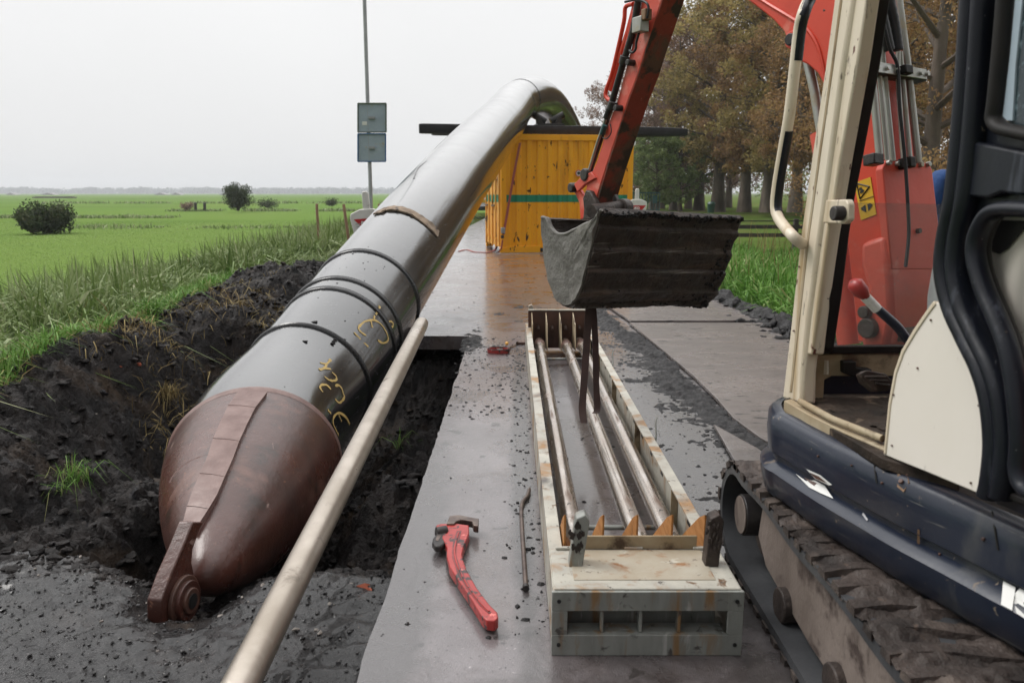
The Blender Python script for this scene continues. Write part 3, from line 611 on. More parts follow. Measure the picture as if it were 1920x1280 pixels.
for (T, px, y, s, lab) in (
    (T1, 1345, 60, 1.02, 'tallest olive brown tree with a thick trunk, centre of the park row'),
    (T1, 1440, 52, 1.0, 'broad olive tree right of the thickest trunk, just left of the cab handrail'),
    (T1, 1530, 56, 1.1, 'olive tree seen between the handrail and the cab pillar'),
    (T2, 1395, 56, .96, 'rusty brown tree with a slim pale trunk between two olive trees'),
    (T2, 1490, 44, .80, 'low rusty tree right behind the cab handrail'),
    (T2, 1310, 66, .98, 'rusty brown tree behind the thickest trunk'),
    (T2, 1620, 58, 1.1, 'rusty tree behind the excavator boom'),
    (T3, 1290, 72, 1.05, 'purple brown half bare tree left in the park row'),
    (T3, 1240, 74, .90, 'sparse purple brown tree beside the red stick'),
    (T3, 1365, 78, 1.12, 'tall sparse purple brown tree behind the park row'),
    (T3, 1138, 84, .84, 'small bare topped tree above the timber beam, leftmost of the park'),
    (T3, 1192, 80, 1.0, 'thin purple brown tree just behind the red stick'),
    (T4, 1232, 58, .62, 'leaning green tree behind the right end of the timber beam'),
    (T4, 1275, 62, .66, 'green tree with a thick grey trunk right of the container'),
    (T4, 1205, 64, .60, 'green tree directly right of the yellow container'),
    (T3, 1262, 66, .98, 'purple brown tree above the low green trees right of the container'),
    (T3, 1222, 70, .84, 'smaller purple brown tree behind the low green trees'),
    (T5, 1735, 22, 1.05, 'near rusty tree seen between boom pipes and dark door frame'),
    (T5, 1790, 27, 1.2, 'near rusty tree mostly hidden by the dark door frame'),
    (T5, 1640, 30, 1.0, 'near rusty tree behind the boom foot'),
    (T2, 1700, 46, 1.1, 'rusty tree further behind the boom pipes'),
    (T1, 1850, 40, 1.1, 'olive tree behind the door window')):
    k = id(T); z = ty(px, 394, y) if y > 40 else -.45
    put(T, PX(px, y), y, z - .05, random.uniform(0, 6.28), s, lab, G, k not in used); used.add(k)
# far hedge masses under the park trees
def hedge(name, segs, mat, label, n, size, kind=None, cat='shrub', group=None):
    cen = []; rr = []
    for (x, y, z, r) in segs: cen.append((x, y, z)); rr.append(r)
    V, F, t = leaves(cen, rr, n, size); o = leaf_obj(name, V, F, t, mat)
    if kind: struct(o, kind); o['label'] = label
    else: tag(o, label, cat, group)
    return o
segs = [(PX(1180 + i * 16, 110), 110 + random.uniform(-6, 6), random.uniform(1.0, 6.5), random.uniform(1.2, 2.6)) for i in range(60) for _ in range(2)]
hedge('far_wood', segs, 'leaf_green', 'dim far wood seen between the park trunks', 9000, .22, 'stuff')
# field bushes
def bush(px, py_b, y, w_, h_, mat, label, n, stems=True, dens=.3):
    p = WY(px, py_b, y); root = thing('bush', label, 'bush', p); mb = MB(); cen = []; rr = []
    for i in range(22):
        a = random.uniform(0, 6.28); q = p + Vector((math.cos(a) * w_ * .36 * random.random() ** .5, math.sin(a) * w_ * .3 * random.random() ** .5, h_ * random.uniform(.3, .88)))
        mb.tube([p + Vector((random.gauss(0, .05), 0, -.05)), p.lerp(q, .5) + Vector((0, 0, .1)), q], [.05, .035, .012], 5); cen.append(tuple(q)); rr.append(w_ * random.uniform(.13, .22))
        cen.append(tuple(p.lerp(q, .55) + Vector((0, 0, .05)))); rr.append(w_ * random.uniform(.12, .2))
    obj('stem', mb, 'bark', root, 60); V, F, t = leaves(cen, rr, n, .075, flat=1.0); leaf_obj('foliage', V, F, t, mat, root)
bush(447, 394, 80, 3.3, 3.0, 'leaf_bush', 'lone round dark green bush in the middle of the field', 11000)
bush(92, 434, 38, 2.7, 1.2, 'leaf_bush', 'wide low bush with brown twigs at the left side of the field', 6500)
bush(60, 434, 37, 1.6, .9, 'leaf_bush', 'low green bush touching the brownish field bush', 2200)
bush(500, 388, 96, 3.2, .75, 'leaf_bush', 'low dark shrub right of the lone round bush', 1300)
bush(620, 385, 100, 2.6, .7, 'leaf_bush', 'low dark shrub in the field left of the sign pole', 1100)
bush(350, 392, 84, 2.0, .6, 'leaf_plum', 'low shrub at the two dark field posts', 800)
for px, lab in ((367, 'left one of two dark posts in the field'), (384, 'right one of two dark posts in the field')):
    p = WY(px, 394, 84); mb = MB(); mb.tube([p, p + Vector((.02, 0, .75)), p + Vector((.03, 0, .78))], [.16, .15, .09], 8)
    tag(obj('field_post', mb, 'wood_dark', None, 40), lab, 'post', 'two posts in the field')
p0 = WY(64, 372, 300); p1 = WY(141, 372, 300); mb = MB(); mb.box((p0 + p1) / 2 + Vector((0, 0, .2)), ((p1 - p0).length, 2.5, .5)); mb.box((p0 + p1) / 2 + Vector((0, 0, .55)), ((p1 - p0).length * .9, 1.9, .25))
tag(obj('hay_stack', mb, 'bark', None, 30), 'long low dark stack far out in the left field', 'stack')
# distant tree line
cen = []; rr = []
for i in range(620):
    px = random.uniform(-60, 1180); y = random.uniform(2000, 2300); x = PX(px, y); h = random.uniform(7.0, 17) + 7.0 * mn.noise(Vector((px * .012, 3, 0)))
    cen.append((x, y, h * .45)); rr.append(max(5, h * .8 + 2))
V, F, t = leaves(cen, rr, 52000, 2.6, flat=.6); o = leaf_obj('distant_treeline', V, F, t, 'leaf_far'); struct(o, 'stuff'); o['label'] = 'hazy line of trees along the horizon'
mb = MB()
for px in (20, 90, 300, 330, 420, 760):
    p = WY(px, 368, 800); mb2 = MB(); W_ = random.uniform(9, 14); mb2.prism([p + Vector((-W_ / 2, 0, -2)), p + Vector((W_ / 2, 0, -2)), p + Vector((W_ / 2, 0, 1.5)), p + Vector((0, 0, 3.4)), p + Vector((-W_ / 2, 0, 1.5))], (0, 10, 0))
    tag(obj('farmhouse', mb2, 'path', None, 30), 'tiny pale farmhouse on the hazy horizon at %s' % {20: 'the far left edge', 90: 'the left above the brown bush', 300: 'left of the two field posts', 330: 'just above the two field posts', 420: 'the left side of the lone bush', 760: 'the left silhouette of the black pipe'}[px], 'farmhouse', 'farmhouses on the horizon')
# park fence, gate, water, path
mb = MB()
v = [(6.5, 17.5, -.40), (26, 17.5, -.40), (26, 23, -.40), (6.2, 23, -.40)]
o = MB().add(v, [(0, 1, 2, 3)]); struct(obj('grey_path', o, 'path', None, None))
root = thing('rail_fence', 'dark wooden rail fence along the park lawn, partly behind the cab handrail', 'fence', (9, 25.5, -.5))
for x in np.arange(4.4, 30, 2.3): obj('fence_post', MB().box((x, 25.5, -.05), (.13, .13, 1.15)), 'wood_dark', root, 30)
for z in (.02, .28): obj('fence_rail', MB().box((17, 25.42, z), (26, .05, .12)), 'wood_dark', root, 30)
obj('fence_rail', MB().box((17, 25.42, .46), (26, .03, .035)), 'wood_dark', root, 30)
root = thing('metal_gate', 'low teal metal gate behind the white barrier post right of the container', 'gate', WY(1210, 398, 40))
a, b = WY(1182, 398, 40), WY(1236, 398, 40)
for z in (.1, .95): obj('gate_rail', MB().box(((a + b) / 2) + Vector((0, 0, z)), ((b - a).length, .05, .06)), 'teal', root, 30)
mb = MB()
for i in range(11): mb.box(a.lerp(b, i / 10) + Vector((0, 0, .5)), (.03, .03, .95))
obj('gate_bars', mb, 'teal', root, 30); obj('lock_box', MB().box(WY(1228, 374, 39.9), (.22, .06, .38)), 'teal', root, 30)
root = thing('litter_bin', 'small dark green litter bin at the foot of the thickest park trunk', 'bin', WY(1333, 399, 50))
p = Vector(root.location); obj('bin_body', MB().tube([p, p + Vector((0, 0, .55))], [.2, .25], 12), 'bin_green', root); obj('bin_lid', MB().tube([p + Vector((0, 0, .55)), p + Vector((0, 0, .68))], [.27, .17], 12), 'bin_green', root)
for px, py, y, hgt, lab, tilt in ((596, 432, 15, .48, 'orange brown wooden stake in the reeds, left of the leaning stake', 0), (657, 432, 14, .44, 'thin leaning wooden stake left of the white barrier post', -.1), (711, 400, 18, .2, 'tiny wooden stake top between barrier post and sign pole', 0)):
    p = WY(px, py, y); mb = MB(); q = p + Vector((tilt, 0, hgt)); mb.tube([p + Vector((0, 0, -.5)), q, q + Vector((0, 0, .01))], [.026, .026, .018], 8)
    tag(obj('wooden_stake', mb, 'wood', None, 40), lab, 'stake', 'wooden stakes in the left verge')

#SECTION road objects
# ------------------------------------------------------------------ sign pole
p = WY(697, 430, 17.3); p.z = -.3
root = thing('sign_pole', 'grey steel pole with two square sign backs, rising out of the picture on the left', 'sign pole', p)
obj('pole', MB().tube([p, p + Vector((0, 0, 1.2)), p + Vector((0, 0, 1.25)), p + Vector((0, 0, 7.6))], [.052, .052, .042, .038], 16), 'galv', root, 40)
def on(px, py, y=17.2): return WY(px, py, y)
for (x0, y0, x1, y1, em, lab) in ((671, 194, 724, 248, 'sign_green', 'upper grey sign back with a dark green edge'), (671, 251, 723, 303, 'sign_blue', 'lower grey sign back with a blue edge')):
    s = obj('sign_panel', MB().prism([on(x0 + 1, y0 + 1, 17.26), on(x1 - 1, y0 + 1, 17.26), on(x1 - 1, y1 - 1, 17.26), on(x0 + 1, y1 - 1, 17.26)], (0, .012, 0)), 'sign_grey', root, 30, 0, lab)
    m_ = MB()
    for a, b in (((x0, y0), (x1, y0)), ((x1, y0), (x1, y1)), ((x1, y1), (x0, y1)), ((x0, y1), (x0, y0))): m_.tube([on(*a, 17.245), on(*b, 17.245)], .014, 6)
    obj('panel_rim', m_, em, s, 40)
    obj('clamp', MB().box(on(697, (y0 + y1) / 2, 17.24), (.13, .05, .05)), 'galv', s, 30)
obj('sticker', MB().prism([on(679, 228, 17.25), on(688, 228, 17.25), on(688, 235, 17.25), on(679, 235, 17.25)], (0, .004, 0)), 'white_mark', root, None)
# ------------------------------------------------------------------ barrier posts with lettering
def text_mesh(s, size, mat, parent, loc, xdir, zdir, ext=.001, name='lettering', bold=.0):
    cu = bpy.data.curves.new('t', 'FONT'); cu.body = s; cu.size = size; cu.extrude = ext; cu.offset = bold; cu.align_x = 'CENTER'
    t = bpy.data.objects.new('t', cu); COL.objects.link(t); bpy.context.view_layer.update()
    me = bpy.data.meshes.new_from_object(t.evaluated_get(bpy.context.evaluated_depsgraph_get())); bpy.data.objects.remove(t)
    X = Vector(xdir).normalized(); Z = Vector(zdir).normalized(); v = [Vector(loc) + X * p.co.x + Z * p.co.y + X.cross(Z) * p.co.z for p in me.vertices]
    mb = MB().add(v, [tuple(q.vertices) for q in me.polygons]); return obj(name, mb, mat, parent, None)
def barrier(px, py, y, tilt, sc, label, right=False):
    c = WY(px, py, y); root = thing('barrier_post', label, 'barrier post', (c.x, c.y, -.05), 'white plastic barrier posts with a red mark')
    X = Vector((math.cos(tilt), .12, math.sin(tilt))).normalized(); Z = Vector((-math.sin(tilt), 0, math.cos(tilt))); Y = Vector((0, 1, 0)); k = sc
    def P(u, v_, d=0): return c + X * u * k + Z * v_ * k + Y * d
    body = [P(-.25, 0), P(-.27, -.07), P(-.12, -1.0), P(.12, -1.0), P(.27, -.07), P(.25, 0), P(.10, .06), P(-.10, .06)]
    o = obj('panel', MB().prism(body, Y * .10), 'white_plastic', root, 30, .01)
    obj('spigot', MB().prism([P(-.055, .05, .02), P(.055, .05, .02), P(.05, .30, .02), P(.03, .34, .02), P(-.03, .34, .02), P(-.05, .30, .02)], Y * .07), 'white_plastic', root, 30, .012)
    if not right: obj('red_triangle', MB().prism([P(-.21, -.09, -.004), P(.21, -.09, -.004), P(.0, -.33, -.004)], Y * .003), 'red_sheet', root, None)
    else: obj('red_triangle', MB().prism([P(-.20, -.10, -.004), P(.24, -.10, -.004), P(.10, -.27, -.004), P(-.20, -.27, -.004)], Y * .003), 'red_sheet', root, None)
    text_mesh('BUKO', .085 * k, 'white_mark', root, P(.02 if not right else -.05, -.19 if not right else -.20, -.008), X, Z, .0005, 'lettering', .004)
    m_ = MB()
    for i in range(7): m_.prism([P(-.19 + i * .012, -.16 - i * .04, -.004), P(-.07 + i * .03 if i < 5 else .1, -.16 - i * .04, -.004), P(-.07 + i * .03 if i < 5 else .1, -.175 - i * .04, -.004), P(-.19 + i * .012, -.175 - i * .04, -.004)], Y * .003)
    if not right: obj('small_print', m_, 'grey_mark', root, None)
    obj('foot', MB().box(P(0, -1.08), (.5 * k, .3, .14 * k)), 'rubber', root, 30, .02)
barrier(687, 399, 11.6, .07, .90, 'tilted white barrier post with red triangle left of the black pipe')
barrier(1195, 378, 17.2, 0, .80, 'white barrier post with red mark in front of the container right corner', True)

# ------------------------------------------------------------------ container
CA = Vector((-.24, 17.9, 0)); cu_ = Vector((.985, .165, 0)).normalized(); cv_ = Vector((-.165, .985, 0)).normalized(); CW, CD, CHt = 3.02, 2.44, 2.60
def C3(u, v_, z): return CA + cu_ * u + cv_ * v_ + Vector((0, 0, z))
cax = (cu_, cv_, Vector((0, 0, 1)))
root = thing('shipping_container', 'rust chipped yellow ten foot container with green stripe under the black pipe', 'container', CA)
def corr(u0, u1, face, z0, z1, off=0, per=.235, dep=.032):
    mb = MB(); us = []; u = u0
    while u < u1 - 1e-6:
        for du, dv in ((0, 0), (.085, 0), (.115, dep), (.205, dep)):
            if u + du < u1: us.append((u + du, dv))
        u += per
    us.append((u1, 0)); nz = [z0, z1]; vs = []
    for z in nz:
        for (q, dv) in us: vs.append(C3(q, .02 + off + dv, z) if face == 'f' else (C3(.02 + off + dv, q, z) if face == 'l' else C3(CW - .02 - off - dv, q, z)))
    n = len(us); return mb.add(vs, [(i, i + 1, n + i + 1, n + i) for i in range(n - 1)])
obj('front_wall', corr(.12, CW - .12, 'f', .13, CHt - .12), 'yellow', root, 20)
obj('stripe', corr(.12, CW - .12, 'f', 1.13, 1.29, -.0035), 'green_stripe', root, 20)
obj('right_wall', corr(.12, CD - .12, 'r', .15, CHt - .12), 'yellow', root, 20)
obj('back_wall', MB().prism([C3(.1, CD - .05, .15), C3(CW - .1, CD - .05, .15), C3(CW - .1, CD - .05, CHt - .1), C3(.1, CD - .05, CHt - .1)], cv_ * .02), 'yellow', root, 20)
obj('roof', MB().prism([C3(.03, .03, CHt - .07), C3(CW - .03, .03, CHt - .07), C3(CW - .03, CD - .03, CHt - .07), C3(.03, CD - .03, CHt - .07)], (0, 0, .05)), 'yellow', root, 20)
obj('top_rail', MB().box(C3(CW / 2, .05, CHt - .065), (CW - .24, .10, .13), cax), 'yellow', root, 30, .006)
obj('bottom_rail', MB().box(C3(CW / 2, .05, .085), (CW - .24, .10, .15), cax), 'yellow', root, 30, .006)
obj('fork_pocket', MB().box(C3(1.0, -.002, .07), (.22, .01, .09), cax), 'black_ink', root, None); obj('fork_pocket', MB().box(C3(2.0, -.002, .07), (.22, .01, .09), cax), 'black_ink', root, None)
for u in (.06, CW - .06):
    for v_ in (.06, CD - .06):
        obj('corner_post', MB().box(C3(u, v_, CHt / 2), (.12, .12, CHt - .26), cax), 'yellow', root, 30, .006)
        for z in (.07, CHt - .06): obj('corner_casting', MB().box(C3(u, v_, z), (.16, .16, .12), cax), 'yellow', root, 30, .008)
for k in range(2):
    v0 = .13 + k * 1.09; d = obj('door', MB().box(C3(-.012, v0 + .545, CHt / 2), (.05, 1.07, CHt - .28), cax), 'yellow_pale', root, 30, .004)
    for q in (.28, .80):
        m_ = MB().tube([C3(-.065, v0 + q, .12), C3(-.065, v0 + q, CHt - .12)], .019, 10)
        for z in (.3, 1.0, 1.6, 2.2): m_.box(C3(-.05, v0 + q, z), (.05, .10, .06), cax)
        obj('lock_rod', m_, 'yellow_pale', d, 40)
    obj('stripe', MB().box(C3(-.040, v0 + .545, 1.21), (.006, 1.07, .16), cax), 'green_stripe', d, None)
    obj('door_handle', MB().box(C3(-.09, v0 + .55, 1.05), (.02, .5, .035), cax), 'dark_rust', d, 30)
# round notice on the wall
cc = WP(1085, 325, CA - cv_ * .012, cv_); nn = obj('round_notice', MB().cyl(cc, cv_, .075, .006), 'white_mark', root, 40)
obj('notice_ring', MB().tube([cc + (cu_ * math.cos(t) + Vector((0, 0, math.sin(t)))) * .066 - cv_ * .005 for t in np.linspace(0, 2 * math.pi, 25)], .009, 6, False), 'red_sheet', nn, 40)
obj('notice_symbol', MB().prism([cc - cv_ * .008 + cu_ * a + Vector((0, 0, b)) for a, b in ((-.035, .015), (-.015, .035), (.01, .025), (.035, .03), (.04, .0), (.005, -.04), (-.03, -.015))], cv_ * .002), 'dark_iron', nn, None)
# timber beams over the container
def beam(a, b, r, label, flat=.85):
    a, b = Vector(a), Vector(b); d = (b - a).normalized(); up = Vector((0, 0, 1)); s = d.cross(up)
    pts = [a + d * t for t in (0, .05, .10)] + [a.lerp(b, t) for t in np.linspace(.1, .9, 12)] + [b - d * t for t in (.45, .08, 0)]
    rs = [r * .92, r * .98, r] + [r * (1 + .03 * mn.noise(Vector((t * 9, r, 0)))) for t in range(12)] + [r * .97, r * .80, r * .72]
    rings = []
    for p, q in zip(pts, rs):
        ring = []
        for k in range(16):
            t = 2 * math.pi * k / 16; ct, st = math.cos(t), math.sin(t); sq = 1 / (abs(ct) ** 7 + abs(st) ** 7) ** (1 / 7)
            ring.append(p + (s * ct + up * st * flat) * q * sq)
        rings.append(ring)
    return tag(obj('timber_beam', MB().loft(rings), 'timber', None, 45), label, 'timber beam', 'dark timber beams on the container')
zb = CHt + .12
a = C3(-1.75, .45, zb); b = C3(4.45, .52, zb)
beam(a, b, .125, 'long dark timber beam lying across the container front under the pipe')
beam(C3(-1.45, .80, zb - .02), C3(3.6, .85, zb - .02), .115, 'second dark timber beam close behind the long front one')
# roller bracket on the beam
c = C3(1.22, .70, zb + .10); root = thing('pipe_roller', 'steel roller bracket on the timber carrying the bend of the pipe', 'pipe roller', c)
obj('base_plate', MB().box(c + Vector((0, 0, .03)), (.62, .4, .05), cax), 'dark_iron', root, 30, .004)
for s in (-1, 1):
    obj('side_bracket', MB().prism([c + cu_ * (s * .30) + Vector((0, 0, .05)), c + cu_ * (s * .12) + Vector((0, 0, .05)), c + cu_ * (s * .22) + Vector((0, 0, .22)), c + cu_ * (s * .30) + Vector((0, 0, .27))], cv_ * .06), 'mud_metal', root, 30, .004)
    obj('roller', MB().tube([c + cu_ * (s * .06) + cv_ * .12 + Vector((0, 0, .12)), c + cu_ * (s * .36) + cv_ * .12 + Vector((0, 0, .28))], .08, 16), 'dark_iron', root, 40)
# van behind the container
root = thing('parked_van', 'white van with a yellow stripe glimpsed between the black pipe and the container', 'van', (-1.9, 46, .0))
def Vv(x, y, z): return Vector((-1.9 + x, 46 + y, z))
obj('body', MB().prism([Vv(-.95, 0, .35), Vv(-.95, .1, 1.15), Vv(-.80, .5, 1.9), Vv(-.80, 3.4, 1.9), Vv(-.95, 4.3, 1.1), Vv(-.95, 4.9, 1.0), Vv(-.95, 5, .35)], (1.9, 0, 0)), 'car_white', root, 30, .05)
obj('rear_window', MB().prism([Vv(-.75, .10, 1.2), Vv(.75, .10, 1.2), Vv(.68, .41, 1.8), Vv(-.68, .41, 1.8)], (0, -.02, .01)), 'car_dark', root, None)
obj('stripe', MB().box(Vv(0, -.01, .88), (1.86, .02, .18)), 'sticker', root, None); obj('bumper', MB().box(Vv(0, -.03, .48), (1.9, .16, .22)), 'car_dark', root, 30, .03)
for sx_ in (-.85, .85):
    for yy in (.9, 4.0):
        wv = obj('wheel', MB().cyl(Vv(sx_, yy, .33), (1, 0, 0), .33, .2), 'rubber', root, 40); obj('rim', MB().cyl(Vv(sx_ * 1.12, yy, .33), (1, 0, 0), .2, .03), 'galv', wv, 40)
    obj('tail_light', MB().box(Vv(sx_, -.01, 1.0), (.12, .04, .3)), 'red_sheet', root, 30)

#SECTION pipe
# ------------------------------------------------------------------ the black pipe
PXc = [0.000362592009645818, -0.015241167122571815, 0.3139141843034938, -2.7619678503674425]
PZc = [0.0004572995161748846, -0.02224015771590983, 0.5658278870324537, -2.496721584187771]
PR = .45; RC = Vector((-1.462, 4.345, -.19)); RN = Vector((-.226, 1, .215)).normalized()
def axis_pt(y):
    p = Vector((np.polyval(PXc, y), y, np.polyval(PZc, y) + .09 * sstep(15.5, 18.3, y))); return p
pts = [axis_pt(y) for y in np.arange(5.6, 17.6, .3)]
h0 = pts[0]; t0 = (pts[1] - pts[0]).normalized()
pre = []   # Hermite from ring centre to first axis point
Lh = (h0 - RC).length
for i in range(12):
    t = i / 12; h00 = 2 * t ** 3 - 3 * t ** 2 + 1; h10 = t ** 3 - 2 * t ** 2 + t; h01 = -2 * t ** 3 + 3 * t ** 2; h11 = t ** 3 - t ** 2
    pre.append(RC * h00 + RN * Lh * h10 + h0 * h01 + t0 * Lh * h11)
tail = catmull([pts[-1], axis_pt(18.3), Vector((.40, 19.3, 3.52)), Vector((.68, 20.2, 3.60)), Vector((1.00, 21.1, 3.48)), Vector((1.36, 22.1, 3.10)), Vector((1.72, 23.0, 2.52)), Vector((2.12, 24.0, 1.8)), Vector((2.6, 25.2, .85)), Vector((3.1, 26.8, .50)), Vector((3.7, 29, .45))], 5)
axis = pre + pts[:-1] + tail
def section(p, T, r, n=64):
    e1 = T.cross(Vector((0, 0, 1))).normalized(); e2 = e1.cross(T).normalized()
    return [p + r * (math.cos(2 * math.pi * k / n) * e1 + math.sin(2 * math.pi * k / n) * e2) for k in range(n)]
def tang(i): return RN if i == 0 else (axis[min(i + 1, len(axis) - 1)] - axis[i - 1]).normalized()
pipe = thing('pipeline', 'long black plastic pipeline with rusty pulling cone rising over the yellow container', 'pipeline', (RC.x, RC.y, -.8))
obj('pipe_body', MB().loft([section(p, tang(i), PR) for i, p in enumerate(axis)]), 'hdpe', pipe, 60)
# arclength lookup
S = [0]
for i in range(1, len(axis)): S.append(S[-1] + (axis[i] - axis[i - 1]).length)
def at_s(s):
    i = max(j for j in range(len(S)) if S[j] <= s); i = min(i, len(axis) - 2); f = (s - S[i]) / (S[i + 1] - S[i]); return axis[i].lerp(axis[i + 1], f), tang(i).lerp(tang(i + 1), f).normalized()
def proj(P):
    x, y, z = P[0], P[1], P[2] - CAMH; d = y * CP - z * SP; u = y * SP + z * CP; return 960 + FPX * x / d, 640 - FPX * u / d
def pipe_hit(px, py, R=PR):
    """first hit of the reference ray with the pipe surface -> (point, s, angle)"""
    r = ray(px, py).normalized(); best = None
    for k in range(300):
        s = .02 + k * .06
        if s > S[-1] - .2: break
        p, T = at_s(s); wv = p - CAM; n1 = r - T * r.dot(T); m1 = wv - T * wv.dot(T)
        a = n1.dot(n1); b = n1.dot(m1); c = m1.dot(m1) - R * R; D = b * b - a * c
        if D < 0: continue
        tt = (b - math.sqrt(D)) / a; q = CAM + r * tt; e = abs((q - p).dot(T))
        if e < .035 and (best is None or tt < best[0]): best = (tt, q, s, (q - p).normalized())
    return best
def ring_bead(s, h, w_, mat, name, label=None, parent=pipe, R=PR):
    rings = []
    for ds, dr in ((-w_, -.004), (-w_ * .8, h * .6), (-w_ * .35, h), (0, h * .72), (w_ * .35, h), (w_ * .8, h * .6), (w_, -.004)):
        p, T = at_s(max(0.001, s + ds)); rings.append(section(p, T, R + dr))
    return obj(name, MB().loft(rings, False), mat, parent, 50)
def find_s(px, py):
    b = pipe_hit(px, py); return b[2] if b else None
for (px, py) in ((620, 625), (655, 547), (672, 525), (745, 500)):
    hs_ = []
    s_ = find_s(px, py)
    if s_: ring_bead(s_, .016, .030, 'collar', 'weld_bead')
ring_bead(find_s(1000, 158) or 15.2, .008, .02, 'collar', 'weld_bead')
# sprayed marks: strokes laid on the surface
def stroke(pl, r=.008, mat='yellow_paint', lift=.001):
    P = [pipe_hit(a, b) for a, b in pl]; P = [q for q in P if q]
    if len(P) < 2: return None
    c = catmull([q[1] for q in P], 4); nrm = [q[3] for q in P]; mb = MB(); L = []; Rr = []
    for i, p in enumerate(c):
        T = (c[min(i + 1, len(c) - 1)] - c[max(i - 1, 0)]); n_ = nrm[min(i // 4, len(nrm) - 1)]; sd_ = T.cross(n_); sd_ = sd_.normalized() if sd_.length > 1e-6 else Vector((1, 0, 0)); k = r * (.6 + .6 * abs(mn.noise(p * 40)) * 1.8)
        L.append(p + n_ * (lift + .002) - sd_ * k); Rr.append(p + n_ * (lift + .002) + sd_ * k)
    n = len(c); mb.add(L + Rr, [(i, i + 1, n + i + 1, n + i) for i in range(n - 1)]); return mb
marks = [[(664, 623), (668, 628), (690, 650)], [(683, 603), (672, 614), (676, 622), (686, 629)], [(683, 603), (700, 600), (714, 608), (725, 625), (727, 638), (718, 643), (708, 638)], [(695, 602), (698, 614)],
         [(712, 574), (708, 584), (704, 590)], [(702, 592), (701, 598)], [(731, 602), (727, 606), (730, 613), (736, 612), (736, 605), (731, 602)],
         [(620, 674), (612, 682), (600, 680)], [(612, 682), (608, 690), (598, 693)], [(608, 690), (620, 692)], [(622, 698), (630, 706), (629, 713), (618, 713), (608, 706)],
         [(620, 730), (612, 722), (602, 722), (600, 728), (605, 735)], [(628, 724), (634, 722), (640, 728), (643, 738), (645, 745), (636, 755), (628, 748)],
         [(624, 795), (625, 782), (635, 774), (648, 782), (655, 795), (656, 818)], [(624, 795), (634, 815)], [(634, 776), (640, 790)], [(614, 768), (620, 775)]]
for m_ in marks:
    q = stroke(m_, .0095)
    if q: obj('spray_mark', q, 'yellow_paint', pipe, None)
# scratches / mud flecks as thin geometry
sc_ = MB()
for m_ in ([(745, 340), (760, 322), (790, 312)], [(776, 335), (785, 315), (800, 302)], [(590, 500), (600, 495)]):
    q = stroke(m_, .010)
    if q: sc_.add(q.v, q.f)
obj('scuff_mark', sc_, 'collar', pipe, None)
mb = MB()
for _ in range(70):
    px = random.gauss(670, 55) if random.random() < .6 else random.uniform(430, 800); py = random.gauss(475, 22) if random.random() < .6 else random.uniform(430, 740)
    q = pipe_hit(px, py)
    if q: s = random.uniform(.002, .006); mb.sph(q[1], (s * 1.6, s, s * .5), 6, .8)
for (a, b) in ((625, 640), (628, 637), (622, 644), (643, 636), (590, 603), (572, 640), (630, 632)):
    q = pipe_hit(a, b)
    if q: mb.sph(q[1], (.022, .012, .008), 6, .8)
obj('mud_fleck', mb, 'clod', pipe, 60); bpy.context.scene.objects['mud_fleck']['kind'] = 'stuff'
# burlap strip lying over the pipe
P = [pipe_hit(a, b) for a, b in ((708, 402), (722, 394), (745, 393), (768, 399), (790, 412), (808, 427), (820, 440))]
P = [q for q in P if q]; c = catmull([q[1] for q in P], 5); nr = [q[3] for q in P]; L = []
for i, p in enumerate(c):
    T = (c[min(i + 1, len(c) - 1)] - c[max(i - 1, 0)]).normalized(); n_ = nr[min(i // 5, len(nr) - 1)]; sd_ = T.cross(n_).normalized(); wd_ = .055 + .012 * mn.noise(p * 9)
    L.append([p + n_ * (.012 + .02 * abs(mn.noise(p * 30 + Vector((k, 0, 0))))) + sd_ * wd_ * (k / 3.5 - 1) for k in range(8)] + [p + n_ * .002 + sd_ * wd_ * (1 - k / 3.5) for k in range(8)])
tag(obj('cloth_strip', MB().loft(L), 'rag', None, 60), 'muddy brown burlap strip draped over the black pipe', 'cloth strip')
# ---- pulling cone
head = pipe
EYE = Vector((WY(337, 1112, 2.72))); 
e1 = RN.cross(Vector((0, 0, 1))).normalized(); e2 = e1.cross(RN).normalized()
TIP = WY(389, 1080, 2.90)
rings = []; nC = 64
prof = [(0, 0.462), (.02, .470), (.045, .466)] + [(t, .466 * (1 - (t) ** 1.38) ** .86 + .080 * t) for t in np.linspace(.07, .97, 24)] + [(1.0, .085), (1.02, .06), (1.035, .025)]
for t, r in prof:
    c = RC.lerp(TIP, t); ring = []
    n_ = RN.lerp((RC - TIP).normalized(), t).normalized(); a1 = n_.cross(Vector((0, 0, 1))).normalized(); a2 = a1.cross(n_).normalized()
    for k in range(nC):
        th = 2 * math.pi * k / nC; ring.append(c + (a1 * math.cos(th) + a2 * math.sin(th)) * r)
    rings.append(ring)
cone = obj('pulling_cone', MB().loft(rings), 'rust_cone', pipe, 50, 0, 'brown rusty steel cone welded to the pipe end')
rb = []
for ds, dr in ((-.035, -.01), (-.03, .012), (.0, .020), (.03, .012), (.034, -.01)):
    rb.append([RC + RN * ds + (e1 * math.cos(2 * math.pi * k / nC) + e2 * math.sin(2 * math.pi * k / nC)) * (.462 + dr) for k in range(nC)])
obj('end_ring', MB().loft(rb, False), 'rust_band', cone, 50)
